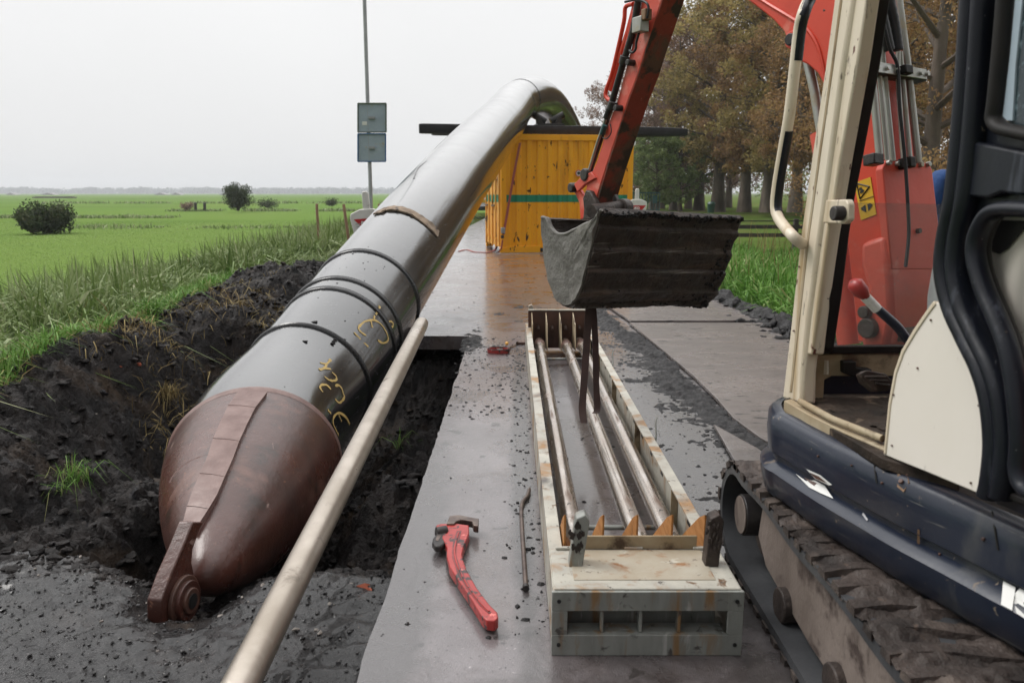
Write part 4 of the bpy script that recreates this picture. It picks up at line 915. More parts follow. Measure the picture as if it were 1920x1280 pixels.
# seam + band on cone by shooting rays at the cone
from mathutils.bvhtree import BVHTree
bv = BVHTree.FromPolygons([tuple(v) for r in rings for v in r], MB().loft(rings, False).f)
def cone_hit(px, py):
    r = ray(px, py).normalized(); h = bv.ray_cast(CAM, r); return (h[0], h[1] if h[1].dot(r) < 0 else -h[1]) if h[0] else None
bandL = [(448, 740), (430, 768), (415, 800), (403, 830), (393, 862), (380, 895), (368, 925), (358, 955), (352, 982), (346, 1003)]
bandR = [(500, 742), (478, 772), (463, 802), (448, 835), (436, 868), (422, 902), (408, 935), (393, 962), (380, 985), (370, 1003)]
A = []; B = []
for a, b in zip(bandL, bandR):
    h1, h2 = cone_hit(*a), cone_hit(*b)
    if h1 and h2: A.append(h1); B.append(h2)
rr_ = []
for (p, n1), (q, n2) in zip(A, B):
    rr_.append([p - n1 * .02, p + n1 * .026, p.lerp(q, .5) + (n1 + n2) * .5 * .030, q + n2 * .026, q - n2 * .02])
obj('band', MB().loft(rr_), 'rust_band', cone, 40)
for (p, n1), (q, n2) in list(zip(A, B))[1:-2:2]: obj('weld_line', MB().tube([p + n1 * .027, p.lerp(q, .5) + (n1 + n2) * .5 * .0305, q + n2 * .026], .0013, 6), 'rust_cone', cone, 50)
sm = [cone_hit(*p) for p in ((318, 905), (324, 893), (336, 878), (352, 866), (372, 857), (400, 850))]; sm = [s_ for s_ in sm if s_]
if len(sm) > 2: obj('seam', MB().tube([s_[0] - s_[1] * .002 for s_ in sm], .005, 6), 'rust_band', cone, 50)
# lug plate (vertical plate along the cone axis with an eye)
LP = EYE.copy(); LN = Vector((.985, -.17, 0)).normalized()      # plate normal, pointing right
def LQ(px, py, off=0): return WP(px, py, LP + LN * off, LN)
outl = [(382, 978), (372, 1000), (362, 1030), (360, 1055), (366, 1085), (367, 1120), (362, 1140), (343, 1168), (322, 1186), (313, 1187), (303, 1165), (303, 1125), (320, 1078), (345, 1020), (356, 992), (362, 978)]
lug = obj('lug_plate', MB().prism([LQ(a, b, 0) for a, b in outl], -LN * .058), 'rust_cone', pipe, 30, .005, 'thick steel fin ending in a pulling eye')
ec = LQ(341, 1124, 0)
for rad, hh, mat in ((.092, .018, 'dark_rust'), (.074, .034, 'rust_cone'), (.048, .044, 'dark_rust')):
    obj('eye_ring', MB().cyl(ec + LN * hh / 2, LN, rad, hh, 32), mat, lug, 30, .004)
obj('eye_hole', MB().cyl(ec + LN * .045, LN, .028, .004, 24), 'black_ink', lug, 30)

# ------------------------------------------------------------------ steel tube in front
pa = WY(791, 606, 5.5); pb = WZ(462, 1262, .055); dv = (pb - pa).normalized(); pe = pb + dv * .9
pe.z = max(pe.z, -.6)
prof = [(0, .030), (.006, .046), (.06, .048), (.13, .048), (.17, .044), (.22, .050)]
Lt = (pe - pa).length; pts = [pa + dv * t for t, _ in prof] + [pa + dv * t for t in np.linspace(.4, Lt, 16)]
tb = obj('steel_tube', MB().tube(pts, [r for _, r in prof] + [.050] * 16, 32), 'tube', None, 40)
tag(tb, 'long worn steel drill tube slanting across the black pipe to the lower left', 'steel tube')
obj('end_cap', MB().cyl(pa - dv * .004, dv, .036, .012, 24), 'dark_rust', tb, 30)

# ------------------------------------------------------------------ rod rack (crate)
X0, X1, Y0, Y1, ZT = .118, .668, 2.13, 6.95, .20
rack = thing('rod_rack', 'cream steel rack holding three drill rods on the road', 'rod rack', ((X0 + X1) / 2, Y0, 0))
B_ = lambda x0, x1, y0, y1, z0, z1: MB().box(((x0 + x1) / 2, (y0 + y1) / 2, (z0 + z1) / 2), (x1 - x0, y1 - y0, z1 - z0))
def BB(name, x0, x1, y0, y1, z0, z1, mat, par=rack, bev=.003, lab=None): return obj(name, B_(x0, x1, y0, y1, z0, z1), mat, par, 30, bev, lab)
for xa, xb, s in ((X0, X0 + .045, 1), (X1 - .045, X1, -1)):
    m_ = MB(); m_.v = []; web = xa if s > 0 else xb
    m_.box((web + s * .004, (Y0 + Y1) / 2, ZT / 2), (.008, Y1 - Y0 - .012, ZT)).box(((xa + xb) / 2, (Y0 + Y1) / 2, ZT - .0041), (.045, Y1 - Y0 - .008, .009)).box(((xa + xb) / 2, (Y0 + Y1) / 2, .0051), (.045, Y1 - Y0 - .008, .009))
    rl = obj('side_rail', m_, 'cream_steel', rack, 30, .0015)
    hl = MB(); st = MB()
    for y in np.arange(2.8, 6.7, .27): hl.box((web + s * .0085, y, .12), (.002, .05, .018))
    obj('rail_slots', hl, 'black_ink', rl, None)
    for y in np.arange(3.0, 6.8, .95): obj('rail_stiffener', MB().box((web + s * .022, y, ZT / 2), (.028, .008, ZT - .022)), 'inner_cream', rl, 30)
# front end frame
ff = obj('end_frame', MB().box(((X0 + X1) / 2, Y0, .171), (X1 - X0 + .006, .012, .060)).box(((X0 + X1) / 2, Y0, .033), (X1 - X0 + .006, .012, .066)).box((X0 + .020, Y0, .1035), (.046, .0118, .075)).box((X1 - .020, Y0, .1035), (.046, .0118, .075))
   .box(((X0 + X1) / 2, Y0 + .035, .062), (X1 - X0 - .09, .058, .008)), 'grey_steel', rack, 30, .002)
for x in (.262, .375, .488): obj('slot_bar', MB().box((x, Y0 + .02, .104), (.010, .03, .073)), 'grey_steel', ff, 30, .002)
for x in (X0 + .018, X1 - .018):
    for z in (.035, .172): obj('bolt_hole', MB().cyl((x, Y0 - .007, z), (0, 1, 0), .006, .003, 12), 'black_ink', ff, 30)
BB('top_plate', X0 + .004, X1 - .004, Y0 + .005, Y0 + .275, ZT, ZT + .006, 'cream_steel')
BB('worn_plate', X0 + .065, X1 - .065, Y0 + .055, Y0 + .255, ZT + .0055, ZT + .0085, 'rust_plate')
for x in (.17, .39, .61): BB('weld_tab', x - .03, x + .03, Y0 + .255, Y0 + .268, ZT + .006, ZT + .016, 'cream_steel')
BB('top_lip', X0 + .085, X1 - .075, Y0 + .262, Y0 + .270, ZT + .006, ZT + .052, 'inner_cream')
BB('end_wall', X0 + .02, X1 - .02, Y0 + .28, Y0 + .288, .02, ZT - .012, 'inner_cream')
BB('inner_panel', X0 + .05, X1 - .05, Y0 + .10, Y0 + .108, .01, .14, 'grey_steel')
for i, x in enumerate((.168, .292, .402, .515, .622)):
    m_ = MB().prism([(x, 2.425, .055), (x, 2.425, .31), (x, 2.50, .27), (x, 2.80, .055)], (.007, 0, 0)); obj('divider', m_, 'ply', rack, 30, .001)
for i, x in enumerate((.165, .285, .400, .515, .635)):
    m_ = MB().prism([(x, 6.72, .03), (x, 6.72, .33), (x, 6.45, .27), (x, 6.36, .07)], (.007, 0, 0)); obj('divider', m_, 'inner_cream', rack, 30, .001)
BB('far_wall', X0 + .02, X1 - .02, 6.725, 6.735, .02, .345, 'dark_rust'); BB('far_wall_rim', X0 + .02, X1 - .02, 6.715, 6.745, .345, .355, 'cream_steel')
for x in (.223, .343, .457, .575):
    obj('stud', MB().cyl((x, 6.70, .20), (0, 1, .5), .012, .05, 10), 'wrench_steel', rack, 30)
for (x, y, mt_, tilt) in ((.195, 2.27, 'grey_steel', .02), (.612, 2.27, 'mud_metal', .01), (.165, 6.88, 'cream_steel', 0), (.625, 6.88, 'cream_steel', 0)):
    w_ = .042; h_ = .175; q = MB().prism([(x - w_ / 2, y, ZT + .004), (x + w_ / 2, y, ZT + .004), (x + w_ / 2 + tilt, y, ZT + h_ * .88), (x + w_ * .15 + tilt, y, ZT + h_), (x - w_ / 2 + tilt, y, ZT + h_ * .93)], (0, .05, 0))
    pst = obj('corner_peg', q, mt_, rack, 30, .004)
    if y < 3:
        mm = MB()
        for _ in range(16): mm.sph((x + random.uniform(-.02, .022), y - .002, ZT + random.uniform(.05, .15)), (.006, .003, .010), 6, .8)
        struct(obj('mud_smear', mm, 'mud_metal', pst, 60), 'stuff')
for y, z in ((2.93, .045), (6.15, .045)): obj('cross_bar', MB().tube([(X0 + .03, y, z), (X1 - .03, y, z)], .010, 10), 'grey_steel', rack, 40)
for (px, py) in ((1146, 690), (1223, 830)):
    q = WZ(px, py, .17); x = X1; y = q.y
    obj('hook_tab', MB().tube([(x + .004, y, .13), (x + .012, y, .20), (x + .006, y - .01, .27), (x + .012, y - .015, .30)], [.012, .012, .010, .006], 8, True, .35), 'grey_steel', rack, 40)
# drill rods
def rod(x, ya, yb, z, label, dx=0):
    o = thing('drill_rod', label, 'drill rod', (x, ya, z), 'drill rods in the rack')
    A_, B2 = Vector((x, ya, z)), Vector((x + dx, yb, z)); d = (B2 - A_).normalized(); L = (B2 - A_).length
    prof = [(0, .030), (.004, .040), (.16, .042), (.20, .035), (.24, .036), (L * .5, .036), (L - .30, .036), (L - .26, .040), (L - .20, .043), (L - .10, .043), (L - .07, .038), (L - .02, .036), (L, .026)]
    obj('shaft', MB().tube([A_ + d * t for t, _ in prof], [r for _, r in prof], 28), 'rod', o, 40)
    obj('joint', MB().tube([B2 - d * .25, B2 - d * .21, B2 - d * .12, B2 - d * .08], [.0405, .045, .045, .0405], 28), 'dark_rust', o, 40)
rod(.222, 2.50, 6.52, .115, 'left drill rod in the rack, nearest the pipe wrench', .004)
rod(.455, 2.46, 6.55, .105, 'middle drill rod in the rack, held by the two brown straps', -.012)
rod(.570, 2.46, 6.60, .105, 'right drill rod in the rack, beside the slotted rail', .0)
# ------------------------------------------------------------------ tools on the road
def q3(px, py, o_=(640, 860), s=3.555, z=.03): return WZ(o_[0] + px / s, o_[1] + py / s, z)
wr = thing('pipe_wrench', 'large red pipe wrench lying on the wet road', 'pipe wrench', q3(800, 700, z=0))
hp = [(628, 470), (634, 440), (660, 430), (760, 428), (850, 440), (852, 495), (815, 585), (803, 640), (835, 735), (905, 860), (985, 965), (1040, 1020), (1047, 1055), (1022, 1078), (968, 1072), (940, 1050), (870, 935), (790, 820), (722, 715), (702, 640), (705, 590), (690, 555), (672, 525), (676, 505), (708, 490), (700, 470), (665, 455), (640, 472)]
h = obj('handle', MB().prism([q3(a, b, z=.048) for a, b in hp], (0, 0, -.036)), 'wrench_red', wr, 30, .005)
obj('handle_flank', MB().prism([q3(a - 7, b + 6, z=.030) for a, b in hp[:22]] + [q3(a - 7, b + 6, z=.030) for a, b in hp[22:]], (0, 0, -.022)), 'dark_iron', h, 30, .004)
gp = [(770, 480), (800, 475), (790, 520), (768, 580), (765, 640), (795, 735), (865, 860), (945, 965), (1000, 1020), (985, 1030), (925, 975), (840, 865), (770, 745), (738, 650), (740, 580), (755, 520)]
obj('handle_groove', MB().prism([q3(a, b, z=.0495) for a, b in gp], (0, 0, -.004)), 'wrench_dark', h, None)
obj('handle_ridge', MB().tube(catmull([q3(a, b, z=.050) for a, b in ((782, 490), (760, 570), (757, 640), (785, 735), (850, 855), (930, 960), (985, 1015))], 4), .0035, 6), 'wrench_red', h, 50)
jaw = obj('hook_jaw', MB().prism([q3(a, b, z=.056) for a, b in ((700, 430), (722, 378), (778, 370), (916, 396), (914, 446), (880, 440), (872, 412), (800, 402), (768, 412), (752, 430))], (0, 0, -.030)), 'wrench_steel', wr, 30, .003)
obj('jaw_shank', MB().prism([q3(a, b, z=.046) for a, b in ((690, 470), (710, 500), (690, 560), (660, 582), (622, 578), (604, 552), (612, 525), (640, 490))], (0, 0, -.026)), 'dark_iron', wr, 30, .006)
obj('nut', MB().tube([q3(635, 492, z=.042), q3(705, 480, z=.042)], .022, 16), 'dark_iron', wr, 40, .003)
obj('shank_slot', MB().prism([q3(a, b, z=.0475) for a, b in ((640, 505), (668, 508), (645, 545), (628, 540))], (0, 0, -.002)), 'wrench_steel', wr, None)
pb_ = thing('pry_bar', 'thin bent steel pry bar lying beside the rack', 'pry bar', q3(1215, 600, z=0))
obj('bar', MB().tube(catmull([q3(a, b, z=.012) for a, b in ((1256, 192), (1240, 245), (1210, 285), (1200, 335), (1204, 440), (1214, 600), (1222, 720), (1230, 850))], 5), [.004, .006] + [.0085] * 33 + [.0085], 12), 'wrench_steel', pb_, 50)
obj('tip', MB().cyl(q3(1230, 855, z=.012), q3(1230, 855) - q3(1222, 720), .0115, .02, 14), 'dark_iron', pb_, 40)
c = WZ(935, 661, .0); cl = thing('clamp_ring', 'small round red clamp ring lying left of the rack far end', 'clamp ring', c)
rg_ = []
for k in range(33):
    t = 2 * math.pi * k / 32; e = Vector((math.cos(t), math.sin(t) * .8, 0)); rg_.append([c + e * .075 + Vector((0, 0, .004)), c + e * .094 + Vector((0, 0, .004)), c + e * .098 + Vector((0, 0, .034)), c + e * .078 + Vector((0, 0, .034))])
obj('band', MB().loft(rg_, False), 'wrench_red', cl, 30)
obj('rim', MB().tube([c + Vector((math.cos(t) * .09, math.sin(t) * .072, .036)) for t in np.linspace(0, 2 * math.pi, 30)], .005, 6, False), 'dark_iron', cl, 50)
obj('inner_web', MB().box(c + Vector((.01, 0, .02)), (.05, .13, .012)), 'dark_rust', cl, 30)
a, b = WZ(946, 651, .02), WZ(970, 637, .035); ham = thing('chain_tongs', 'rusty flat bar tool lying behind the red clamp ring', 'bar tool', a)
obj('bar', MB().tube([a, a.lerp(b, .5), b], [.020, .026, .018], 4, True, .5), 'dark_rust', ham, 20); obj('knob', MB().sph(a + Vector((.02, .02, .03)), .016, 10), 'yellow_pale', ham, 60)
a, b = WZ(968, 643, .012), WZ(986, 642, .012); tag(obj('flat_bar', MB().box((a + b) / 2, ((b - a).length, .06, .02)), 'dark_rust', None, 30, .004), 'short rusty flat bar touching the left rack rail', 'flat bar')
# red strap on the ground near the container + ratchet strap on it
pth = catmull([WZ(a, b, .01) for a, b in ((860, 471), (875, 468), (888, 472), (902, 473), (915, 473), (928, 468), (932, 460))], 4)
tag(obj('red_strap', MB().tube(pth, .022, 6, True, .4), 'red_strap', None, 50), 'crumpled red strap lying on the road left of the container', 'strap')
st_ = thing('ratchet_strap', 'faded red ratchet strap running down the container corner from the pipe', 'ratchet strap', C3(.05, -.03, 0))
def OC(px, py, o_=.03): return WP(px, py, CA - cv_ * o_, cv_)
pth = [OC(975, 268, .02), OC(962, 335, .03), OC(951, 400, .04), OC(944, 440, .05)]
obj('webbing', MB().loft([[p + cu_ * -.025, p + cu_ * .025, p + cu_ * .025 - cv_ * .006, p + cu_ * -.025 - cv_ * .006] for p in pth]), 'red_strap', st_, 30)
obj('ratchet', MB().box(OC(943, 432, .07), (.09, .06, .13), cax), 'galv', st_, 30, .01); obj('ratchet_handle', MB().box(OC(942, 444, .08), (.07, .05, .07), cax), 'dark_iron', st_, 30, .01)
obj('webbing', MB().loft([[p + cu_ * -.02, p + cu_ * .02, p + cu_ * .02 - cv_ * .006, p + cu_ * -.02 - cv_ * .006] for p in [OC(942, 450, .06), OC(940, 466, .05), WZ(934, 474, .01)]]), 'red_strap', st_, 30)

#SECTION excavator
exec_parts = True
# ------------------------------------------------------------------ excavator
EX = thing('excavator', 'orange red and dark blue mini excavator with a cream cab and muddy ditching bucket', 'excavator', (1.45, 2.2, 0))
D_ = Vector((-.4711, .8821, 0)); NR = Vector((.8821, .4711, 0)); BP0 = Vector((1.40, 2.70, 0))
def BL(px, py, off=0): return WP(px, py, BP0 + NR * off, NR)          # boom plane, off metres to machine right
# --- boom
BWd = .20
bo = [(1608, 640), (1600, 560), (1586, 430), (1574, 320), (1566, 240), (1556, 190), (1545, 160), (1533, 138), (1515, 122), (1494, 112), (1481, 100), (1478, 82), (1470, 60), (1450, 38), (1425, 18), (1398, -2), (1340, -60), (1250, -150), (1230, -190), (1260, -260), (1400, -250), (1520, -200), (1590, -110), (1622, 0), (1640, 170), (1652, 310), (1660, 480), (1672, 650)]
boom = obj('boom', MB().prism([BL(a, b, -BWd / 2) for a, b in bo], NR * BWd), 'red_paint', EX, 30, .006)
wb = catmull([BL(a, b, -BWd / 2 - .002) for a, b in ((1398, -20), (1440, 8), (1480, 32), (1510, 52), (1530, 80), (1542, 120), (1550, 165), (1560, 215))], 4)
obj('weld_seam', MB().tube(wb, .007, 6), 'red_paint', boom, 50)
pin = BL(1487, 75, -BWd / 2 - .006); obj('pin_boss', MB().cyl(pin, NR, .032, .02, 24), 'red_paint', boom, 30, .003); obj('pin', MB().cyl(pin - NR * .012, NR, .022, .02, 20), 'dark_iron', boom, 30, .003)
# rear face with hydraulic pipes
RA, RB = BL(1672, 650, -BWd / 2), BL(1622, 0, -BWd / 2); RNm = (RB - RA).cross(NR).normalized()
if RNm.y > 0: RNm = -RNm
def RF(px, py, off=0): return WP(px, py, RA + RNm * off, RNm)
cov = obj('boom_cover', MB().prism([RF(a, b, .035) for a, b in ((1655, 316), (1662, 300), (1680, 298), (1700, 303), (1742, 306), (1748, 318), (1760, 420), (1768, 505), (1672, 505), (1664, 420))], -RNm * .03), 'red_pale', EX, 30, .004)
for px, py in ((1667, 305), (1683, 307), (1712, 308), (1727, 309), (1741, 308)): obj('cover_bolt', MB().cyl(RF(px, py, .04), RNm, .009, .014, 10), 'chrome', cov, 30, .001)
obj('cover_bolt', MB().cyl(RF(1722, 433, .04), RNm, .009, .016, 12), 'mud_metal', cov, 30)
obj('lower_bracket', MB().prism([RF(a, b, .02) for a, b in ((1668, 500), (1770, 500), (1775, 640), (1690, 640))], -RNm * .06), 'dark_rust', EX, 30, .004)
for (x0, y0, x1, y1, x2) in ((1630, 20, 1655, 133, 1675), (1646, 0, 1668, 140, 1692), (1618, 60, 1640, 125, 1659)): pass
pipes = [((1606, -20), (1634, 130), (1650, 300)), ((1631, -20), (1648, 132), (1664, 300)), ((1645, -20), (1658, 134), (1675, 302)), ((1684, 96), (1683, 138), (1694, 304)), ((1688, 98), (1692, 140), (1707, 305)), ((1683, -20), (1704, 142), (1722, 306))]
for i, (a, b, c) in enumerate(pipes): obj('hydraulic_pipe', MB().tube([RF(*a, .05), RF(*b, .05), RF(*c, .05)], .0085 if i not in (0, 5) else .0125, 12), 'chrome', EX, 50)
for pl in ([(1642, -20), (1656, 40), (1668, 95)], [(1662, -20), (1676, 40), (1684, 95)]):
    hh = catmull([RF(a, b, .07) for a, b in pl], 10); obj('hydraulic_hose', MB().tube(hh, [.0165 + .0012 * (i % 2) for i in range(len(hh))], 14), 'hose', EX, 30)
obj('cable', MB().tube(catmull([RF(a, b, .085) for a, b in ((1650, -20), (1655, 30), (1668, 90), (1683, 125), (1687, 200), (1697, 300), (1702, 380), (1704, 440), (1698, 500))], 5), .006, 8), 'hose', EX, 50)
for (cx, cy, wd_, tl) in ((1674, 137, 108, 8), (1690, 305, 120, 6)):
    a, b = RF(cx - wd_ / 2, cy - tl, .05), RF(cx + wd_ / 2, cy + tl, .05); dx_ = (b - a).normalized(); dz_ = dx_.cross(RNm)
    if cy < 200: c_ = obj('pipe_clamp', MB().box((a + b) / 2, ((b - a).length, .045, .038), (dx_, RNm, dz_)), 'dark_iron', EX, 30, .004); obj('clamp_plate', MB().box((a + b) / 2 + RNm * .025, ((b - a).length * .92, .006, .034), (dx_, RNm, dz_)), 'chrome', c_, 30, .001)
    else: c_ = obj('pipe_clamp', MB().box(a + dx_ * .02, (.05, .045, .036), (dx_, RNm, dz_)), 'dark_iron', EX, 30, .004); obj('pipe_clamp', MB().box(RF(1700, 306, .06), (.03, .05, .036), (dx_, RNm, dz_)), 'rubber', EX, 30, .004)
    if cy < 200:
        for k in (.1, .26, .42, .68, .84, .95): obj('clamp_bolt', MB().cyl(a.lerp(b, k) + RNm * .032, RNm, .008, .012, 8), 'chrome', c_, 30)
        obj('cable_tie', MB().box(a.lerp(b, .55) + RNm * .035, (.04, .03, .03), (dx_, RNm, dz_)), 'rubber', c_, 30, .004)
# sticker on the boom side
SK = lambda a, b, o_=0: BL(a, b, -BWd / 2 - .003 - o_)
stk = obj('warning_sticker', MB().prism([SK(a, b) for a, b in ((1602, 343), (1632, 332), (1643, 402), (1614, 413))], NR * .0015), 'sticker', boom, None)
for tri in (((1606, 344), (1630, 350)), ((1630, 350), (1612, 373)), ((1612, 373), (1606, 344))):
    obj('pictogram', MB().tube([SK(*tri[0], .002), SK(*tri[1], .002)], .0022, 4), 'black_ink', stk, None)
obj('pictogram', MB().prism([SK(a, b, .002) for a, b in ((1611, 352), (1615, 351), (1617, 355), (1620, 356), (1618, 361), (1613, 363), (1612, 360), (1614, 358), (1610, 356))], NR * .001), 'black_ink', stk, None)
obj('pictogram', MB().tube([SK(1611, 377, .002), SK(1638, 368, .002)], .0012, 4), 'black_ink', stk, None)
for sg in (((1622, 384), (1614, 390), (1615, 394), (1624, 398)), ((1626, 383), (1631, 381), (1636, 384), (1628, 396))): obj('pictogram', MB().prism([SK(a, b, .002) for a, b in sg], NR * .001), 'black_ink', stk, None)
# boom cylinder rod and swing bracket
obj('boom_cylinder', MB().tube([BL(1512, 105, 0), BL(1527, 170, 0), BL(1540, 250, .0)], .018, 16), 'chrome', EX, 50)
obj('boom_cylinder', MB().tube([BL(1540, 250, 0), BL(1566, 400, 0), BL(1592, 645, .0)], .042, 20), 'red_pale', EX, 50)
obj('swing_bracket', MB().prism([BL(a, b, -.13) for a, b in ((1612, 455), (1658, 440), (1668, 520), (1672, 600), (1660, 655), (1615, 655), (1608, 600), (1625, 540), (1612, 500))], NR * .26), 'red_pale', EX, 30, .02)
obj('pivot_pin', MB().cyl(BL(1628, 615, -.14), NR, .035, .03, 24), 'mud_metal', EX, 30, .004)
obj('pivot_pin', MB().cyl(BL(1622, 585, -.14), NR, .022, .03, 24), 'mud_metal', EX, 30, .004)
# --- stick
SWd = .125
so_ = [(1272, -80), (1241, 0), (1210, 94), (1196, 140), (1178, 187), (1160, 243), (1137, 312), (1118, 372), (1106, 385), (1096, 372), (1100, 345), (1120, 300), (1136, 245), (1158, 187), (1176, 120), (1196, 40), (1206, -20), (1215, -80)]
stick = obj('stick', MB().prism([BL(a, b, -SWd / 2) for a, b in so_], NR * SWd), 'red_pale', EX, 30, .006)
inn = [(1260, -60), (1241, 0), (1210, 94), (1196, 140), (1178, 187), (1160, 243), (1138, 312), (1120, 374), (1113, 386)]
A = [BL(a, b, -SWd / 2 + .002) for a, b in inn]; out_dir = []
for i, p in enumerate(A):
    T = (A[min(i + 1, len(A) - 1)] - A[max(i - 1, 0)]).normalized(); n_ = NR.cross(T); n_ = n_ if n_.dot(D_) < 0 else -n_; out_dir.append(n_.normalized())
m_ = MB().loft([[p - n_ * .002, p + n_ * .007, p + n_ * .007 + NR * (SWd - .004), p - n_ * .002 + NR * (SWd - .004)] for p, n_ in zip(A, out_dir)])
obj('underside_plate', m_, 'stick_mud', stick, 30)
# guard rail, cylinder on the stick front
obj('guard_bar', MB().tube(catmull([BL(a, b, -.05) for a, b in ((1187, 8), (1173, 14), (1170, 40), (1158, 95), (1147, 140), (1136, 172), (1138, 184), (1146, 188), (1152, 176), (1172, 100), (1190, 20))], 5), .011, 8), 'red_paint', stick, 50)
obj('guard_bar', MB().tube([BL(1196, 0, -.03), BL(1180, 60, -.03), BL(1160, 120, -.03), BL(1146, 170, -.03)], .020, 10), 'red_paint', stick, 50)
cyl_ = obj('bucket_cylinder', MB().tube([BL(1200, -20, -.075), BL(1188, 55, -.075), BL(1168, 120, -.075), BL(1148, 190, -.075), BL(1136, 222, -.075)], [.017, .017, .017, .017, .016], 16), 'dark_iron', stick, 50)
obj('cylinder_rod', MB().tube([BL(1136, 222, -.075), BL(1118, 275, -.07), BL(1103, 325, -.06)], .008, 12), 'chrome', cyl_, 50)
obj('cylinder_rod', MB().tube([BL(1150, 190, -.05), BL(1126, 262, -.05), BL(1106, 322, -.05)], .014, 12), 'dark_iron', cyl_, 50)
for px, py in ((1170, 113), (1148, 198)): obj('collar', MB().cyl(BL(px, py, -.08), BL(px, py) - BL(px + 7, py - 26), .024, .04, 16), 'dark_iron', cyl_, 30, .003)
for px, py in ((1183, 118), (1160, 203)): obj('bolt', MB().cyl(BL(px, py, -.08), NR, .016, .05, 10), 'dark_iron', stick, 30, .003)
obj('valve_block', MB().box(BL(1201, 47, -.10), (.07, .05, .07), (D_, NR, Vector((0, 0, 1)))), 'chrome', stick, 30, .004)
obj('valve_block', MB().box(BL(1212, 28, -.10), (.035, .04, .05), (D_, NR, Vector((0, 0, 1)))), 'wood', stick, 30, .004)
obj('control_hose', MB().tube(catmull([BL(a, b, -.11) for a, b in ((1172, 4), (1195, 0), (1212, 6), (1216, 18), (1213, 35))], 5), .006, 8), 'hose', stick, 50)
obj('control_hose', MB().tube(catmull([BL(a, b, -.10) for a, b in ((1198, 62), (1193, 80), (1192, 92), (1186, 99), (1180, 95))], 5), .006, 8), 'hose', stick, 50)
obj('control_hose', MB().tube(catmull([BL(a, b, -.09) for a, b in ((1144, 232), (1146, 248), (1138, 260), (1130, 258))], 5), .003, 8), 'hose', stick, 50)
obj('hose_fitting', MB().cyl(BL(1131, 243, -.08), (BL(1131, 243) - BL(1136, 228)), .013, .05, 12), 'teal', stick, 40)
# linkage
def pinc(px, py, off, r, h_, mat='dark_iron', nm='link_pin'): return obj(nm, MB().cyl(BL(px, py, off), NR, r, h_, 24), mat, EX, 30, .006)
pinc(1112, 328, -.02, .034, .13); pinc(1078, 352, -.05, .027, .07); pinc(1078, 352, .06, .027, .05)
pinc(1143, 330, .075, .034, .035)
for off in (-.075, .055):
    obj('link_arm', MB().prism([BL(a, b, off) for a, b in ((1076, 345), (1090, 332), (1108, 322), (1116, 334), (1096, 346), (1082, 360))], NR * .02), 'red_pale', EX, 30, .004)
    obj('link_arm', MB().prism([BL(a, b, off + .022) for a, b in ((1072, 350), (1082, 348), (1098, 372), (1102, 405), (1088, 412), (1086, 380))], NR * .02), 'red_paint', EX, 30, .004)
obj('bucket_hanger', MB().prism([BL(a, b, -.09) for a, b in ((1092, 372), (1098, 356), (1106, 358), (1112, 370), (1117, 380), (1117, 396), (1110, 412), (1092, 414), (1094, 392))], NR * .03), 'mud_metal', EX, 30, .008)
obj('bucket_hanger', MB().prism([BL(a, b, .07) for a, b in ((1092, 372), (1098, 356), (1106, 358), (1112, 370), (1117, 380), (1117, 396), (1110, 412), (1092, 414), (1094, 392))], NR * .03), 'mud_metal', EX, 30, .008)
obj('bucket_hanger', MB().prism([WY(a, b, 4.28) for a, b in ((1148, 372), (1152, 364), (1163, 388), (1165, 402), (1150, 402))], (.02, .03, 0)), 'dark_iron', EX, 30, .004)
obj('hinge_tube', MB().tube([WY(1108, 396, 4.12), WY(1166, 388, 4.28)], .034, 20), 'mud_metal', EX, 50)
obj('hinge_tube', MB().tube([WY(1162, 390, 4.26), WY(1176, 390, 4.30)], .048, 20), 'mud_metal', EX, 40, .006)
# --- bucket
TL = WY(1130, 393, 3.60); BNR = NR
def BK(px, py): return WP(px, py, TL, NR)
LV = Vector((.8821, .4711, -.055)) * .835
back = [(1130, 393), (1124, 408), (1116, 440), (1107, 478), (1099, 512), (1090, 545), (1078, 566), (1061, 573), (1045, 560), (1031, 525), (1022, 475), (1017, 425), (1019, 408)]
prof3 = catmull([BK(a, b) for a, b in back], 10); nL = 70
def shell_pt(i, j, inner=False):
    p = prof3[i]; T = (prof3[min(i + 1, len(prof3) - 1)] - prof3[max(i - 1, 0)]).normalized(); n_ = NR.cross(T).normalized(); cen = BK(1075, 470)
    if n_.dot(p - cen) < 0: n_ = -n_
    u = j / nL; q = p + LV * u
    if inner: return q - n_ * .016
    k = .004 + .005 * (fbm(q.x, q.y, q.z, 14, 3)) + .006 * max(0, fbm(q.x, q.y, q.z, 5, 3))
    fr = ((i - 14) / 11.5) % 1.0; rib = (.017 * (1 - fr) * min(1, fr / .12) if 14 <= i < 72 else 0) * (1 + .5 * fbm(q.x, q.y, 2, 3, 2))
    lipm = .012 * max(0, 1 - i / 12.) * (1 + 1.2 * fbm(q.x, q.y, q.z, 9, 2)) if i > 0 else .004
    rt = .010 * sstep(.93, 1, u) * (.6 + fbm(q.x, q.y, q.z, 11, 3))
    return q + n_ * (k + rib + lipm + rt)
mb = MB(); nP = len(prof3); V = []
for i in range(nP):
    for j in range(nL + 1): V.append(shell_pt(i, j))
for i in range(nP):
    for j in range(nL + 1): V.append(shell_pt(i, j, True))
F = []; W1 = nL + 1; O = nP * W1
for i in range(nP - 1):
    for j in range(nL): F += [(i * W1 + j, i * W1 + j + 1, (i + 1) * W1 + j + 1, (i + 1) * W1 + j), (O + i * W1 + j, O + (i + 1) * W1 + j, O + (i + 1) * W1 + j + 1, O + i * W1 + j + 1)]
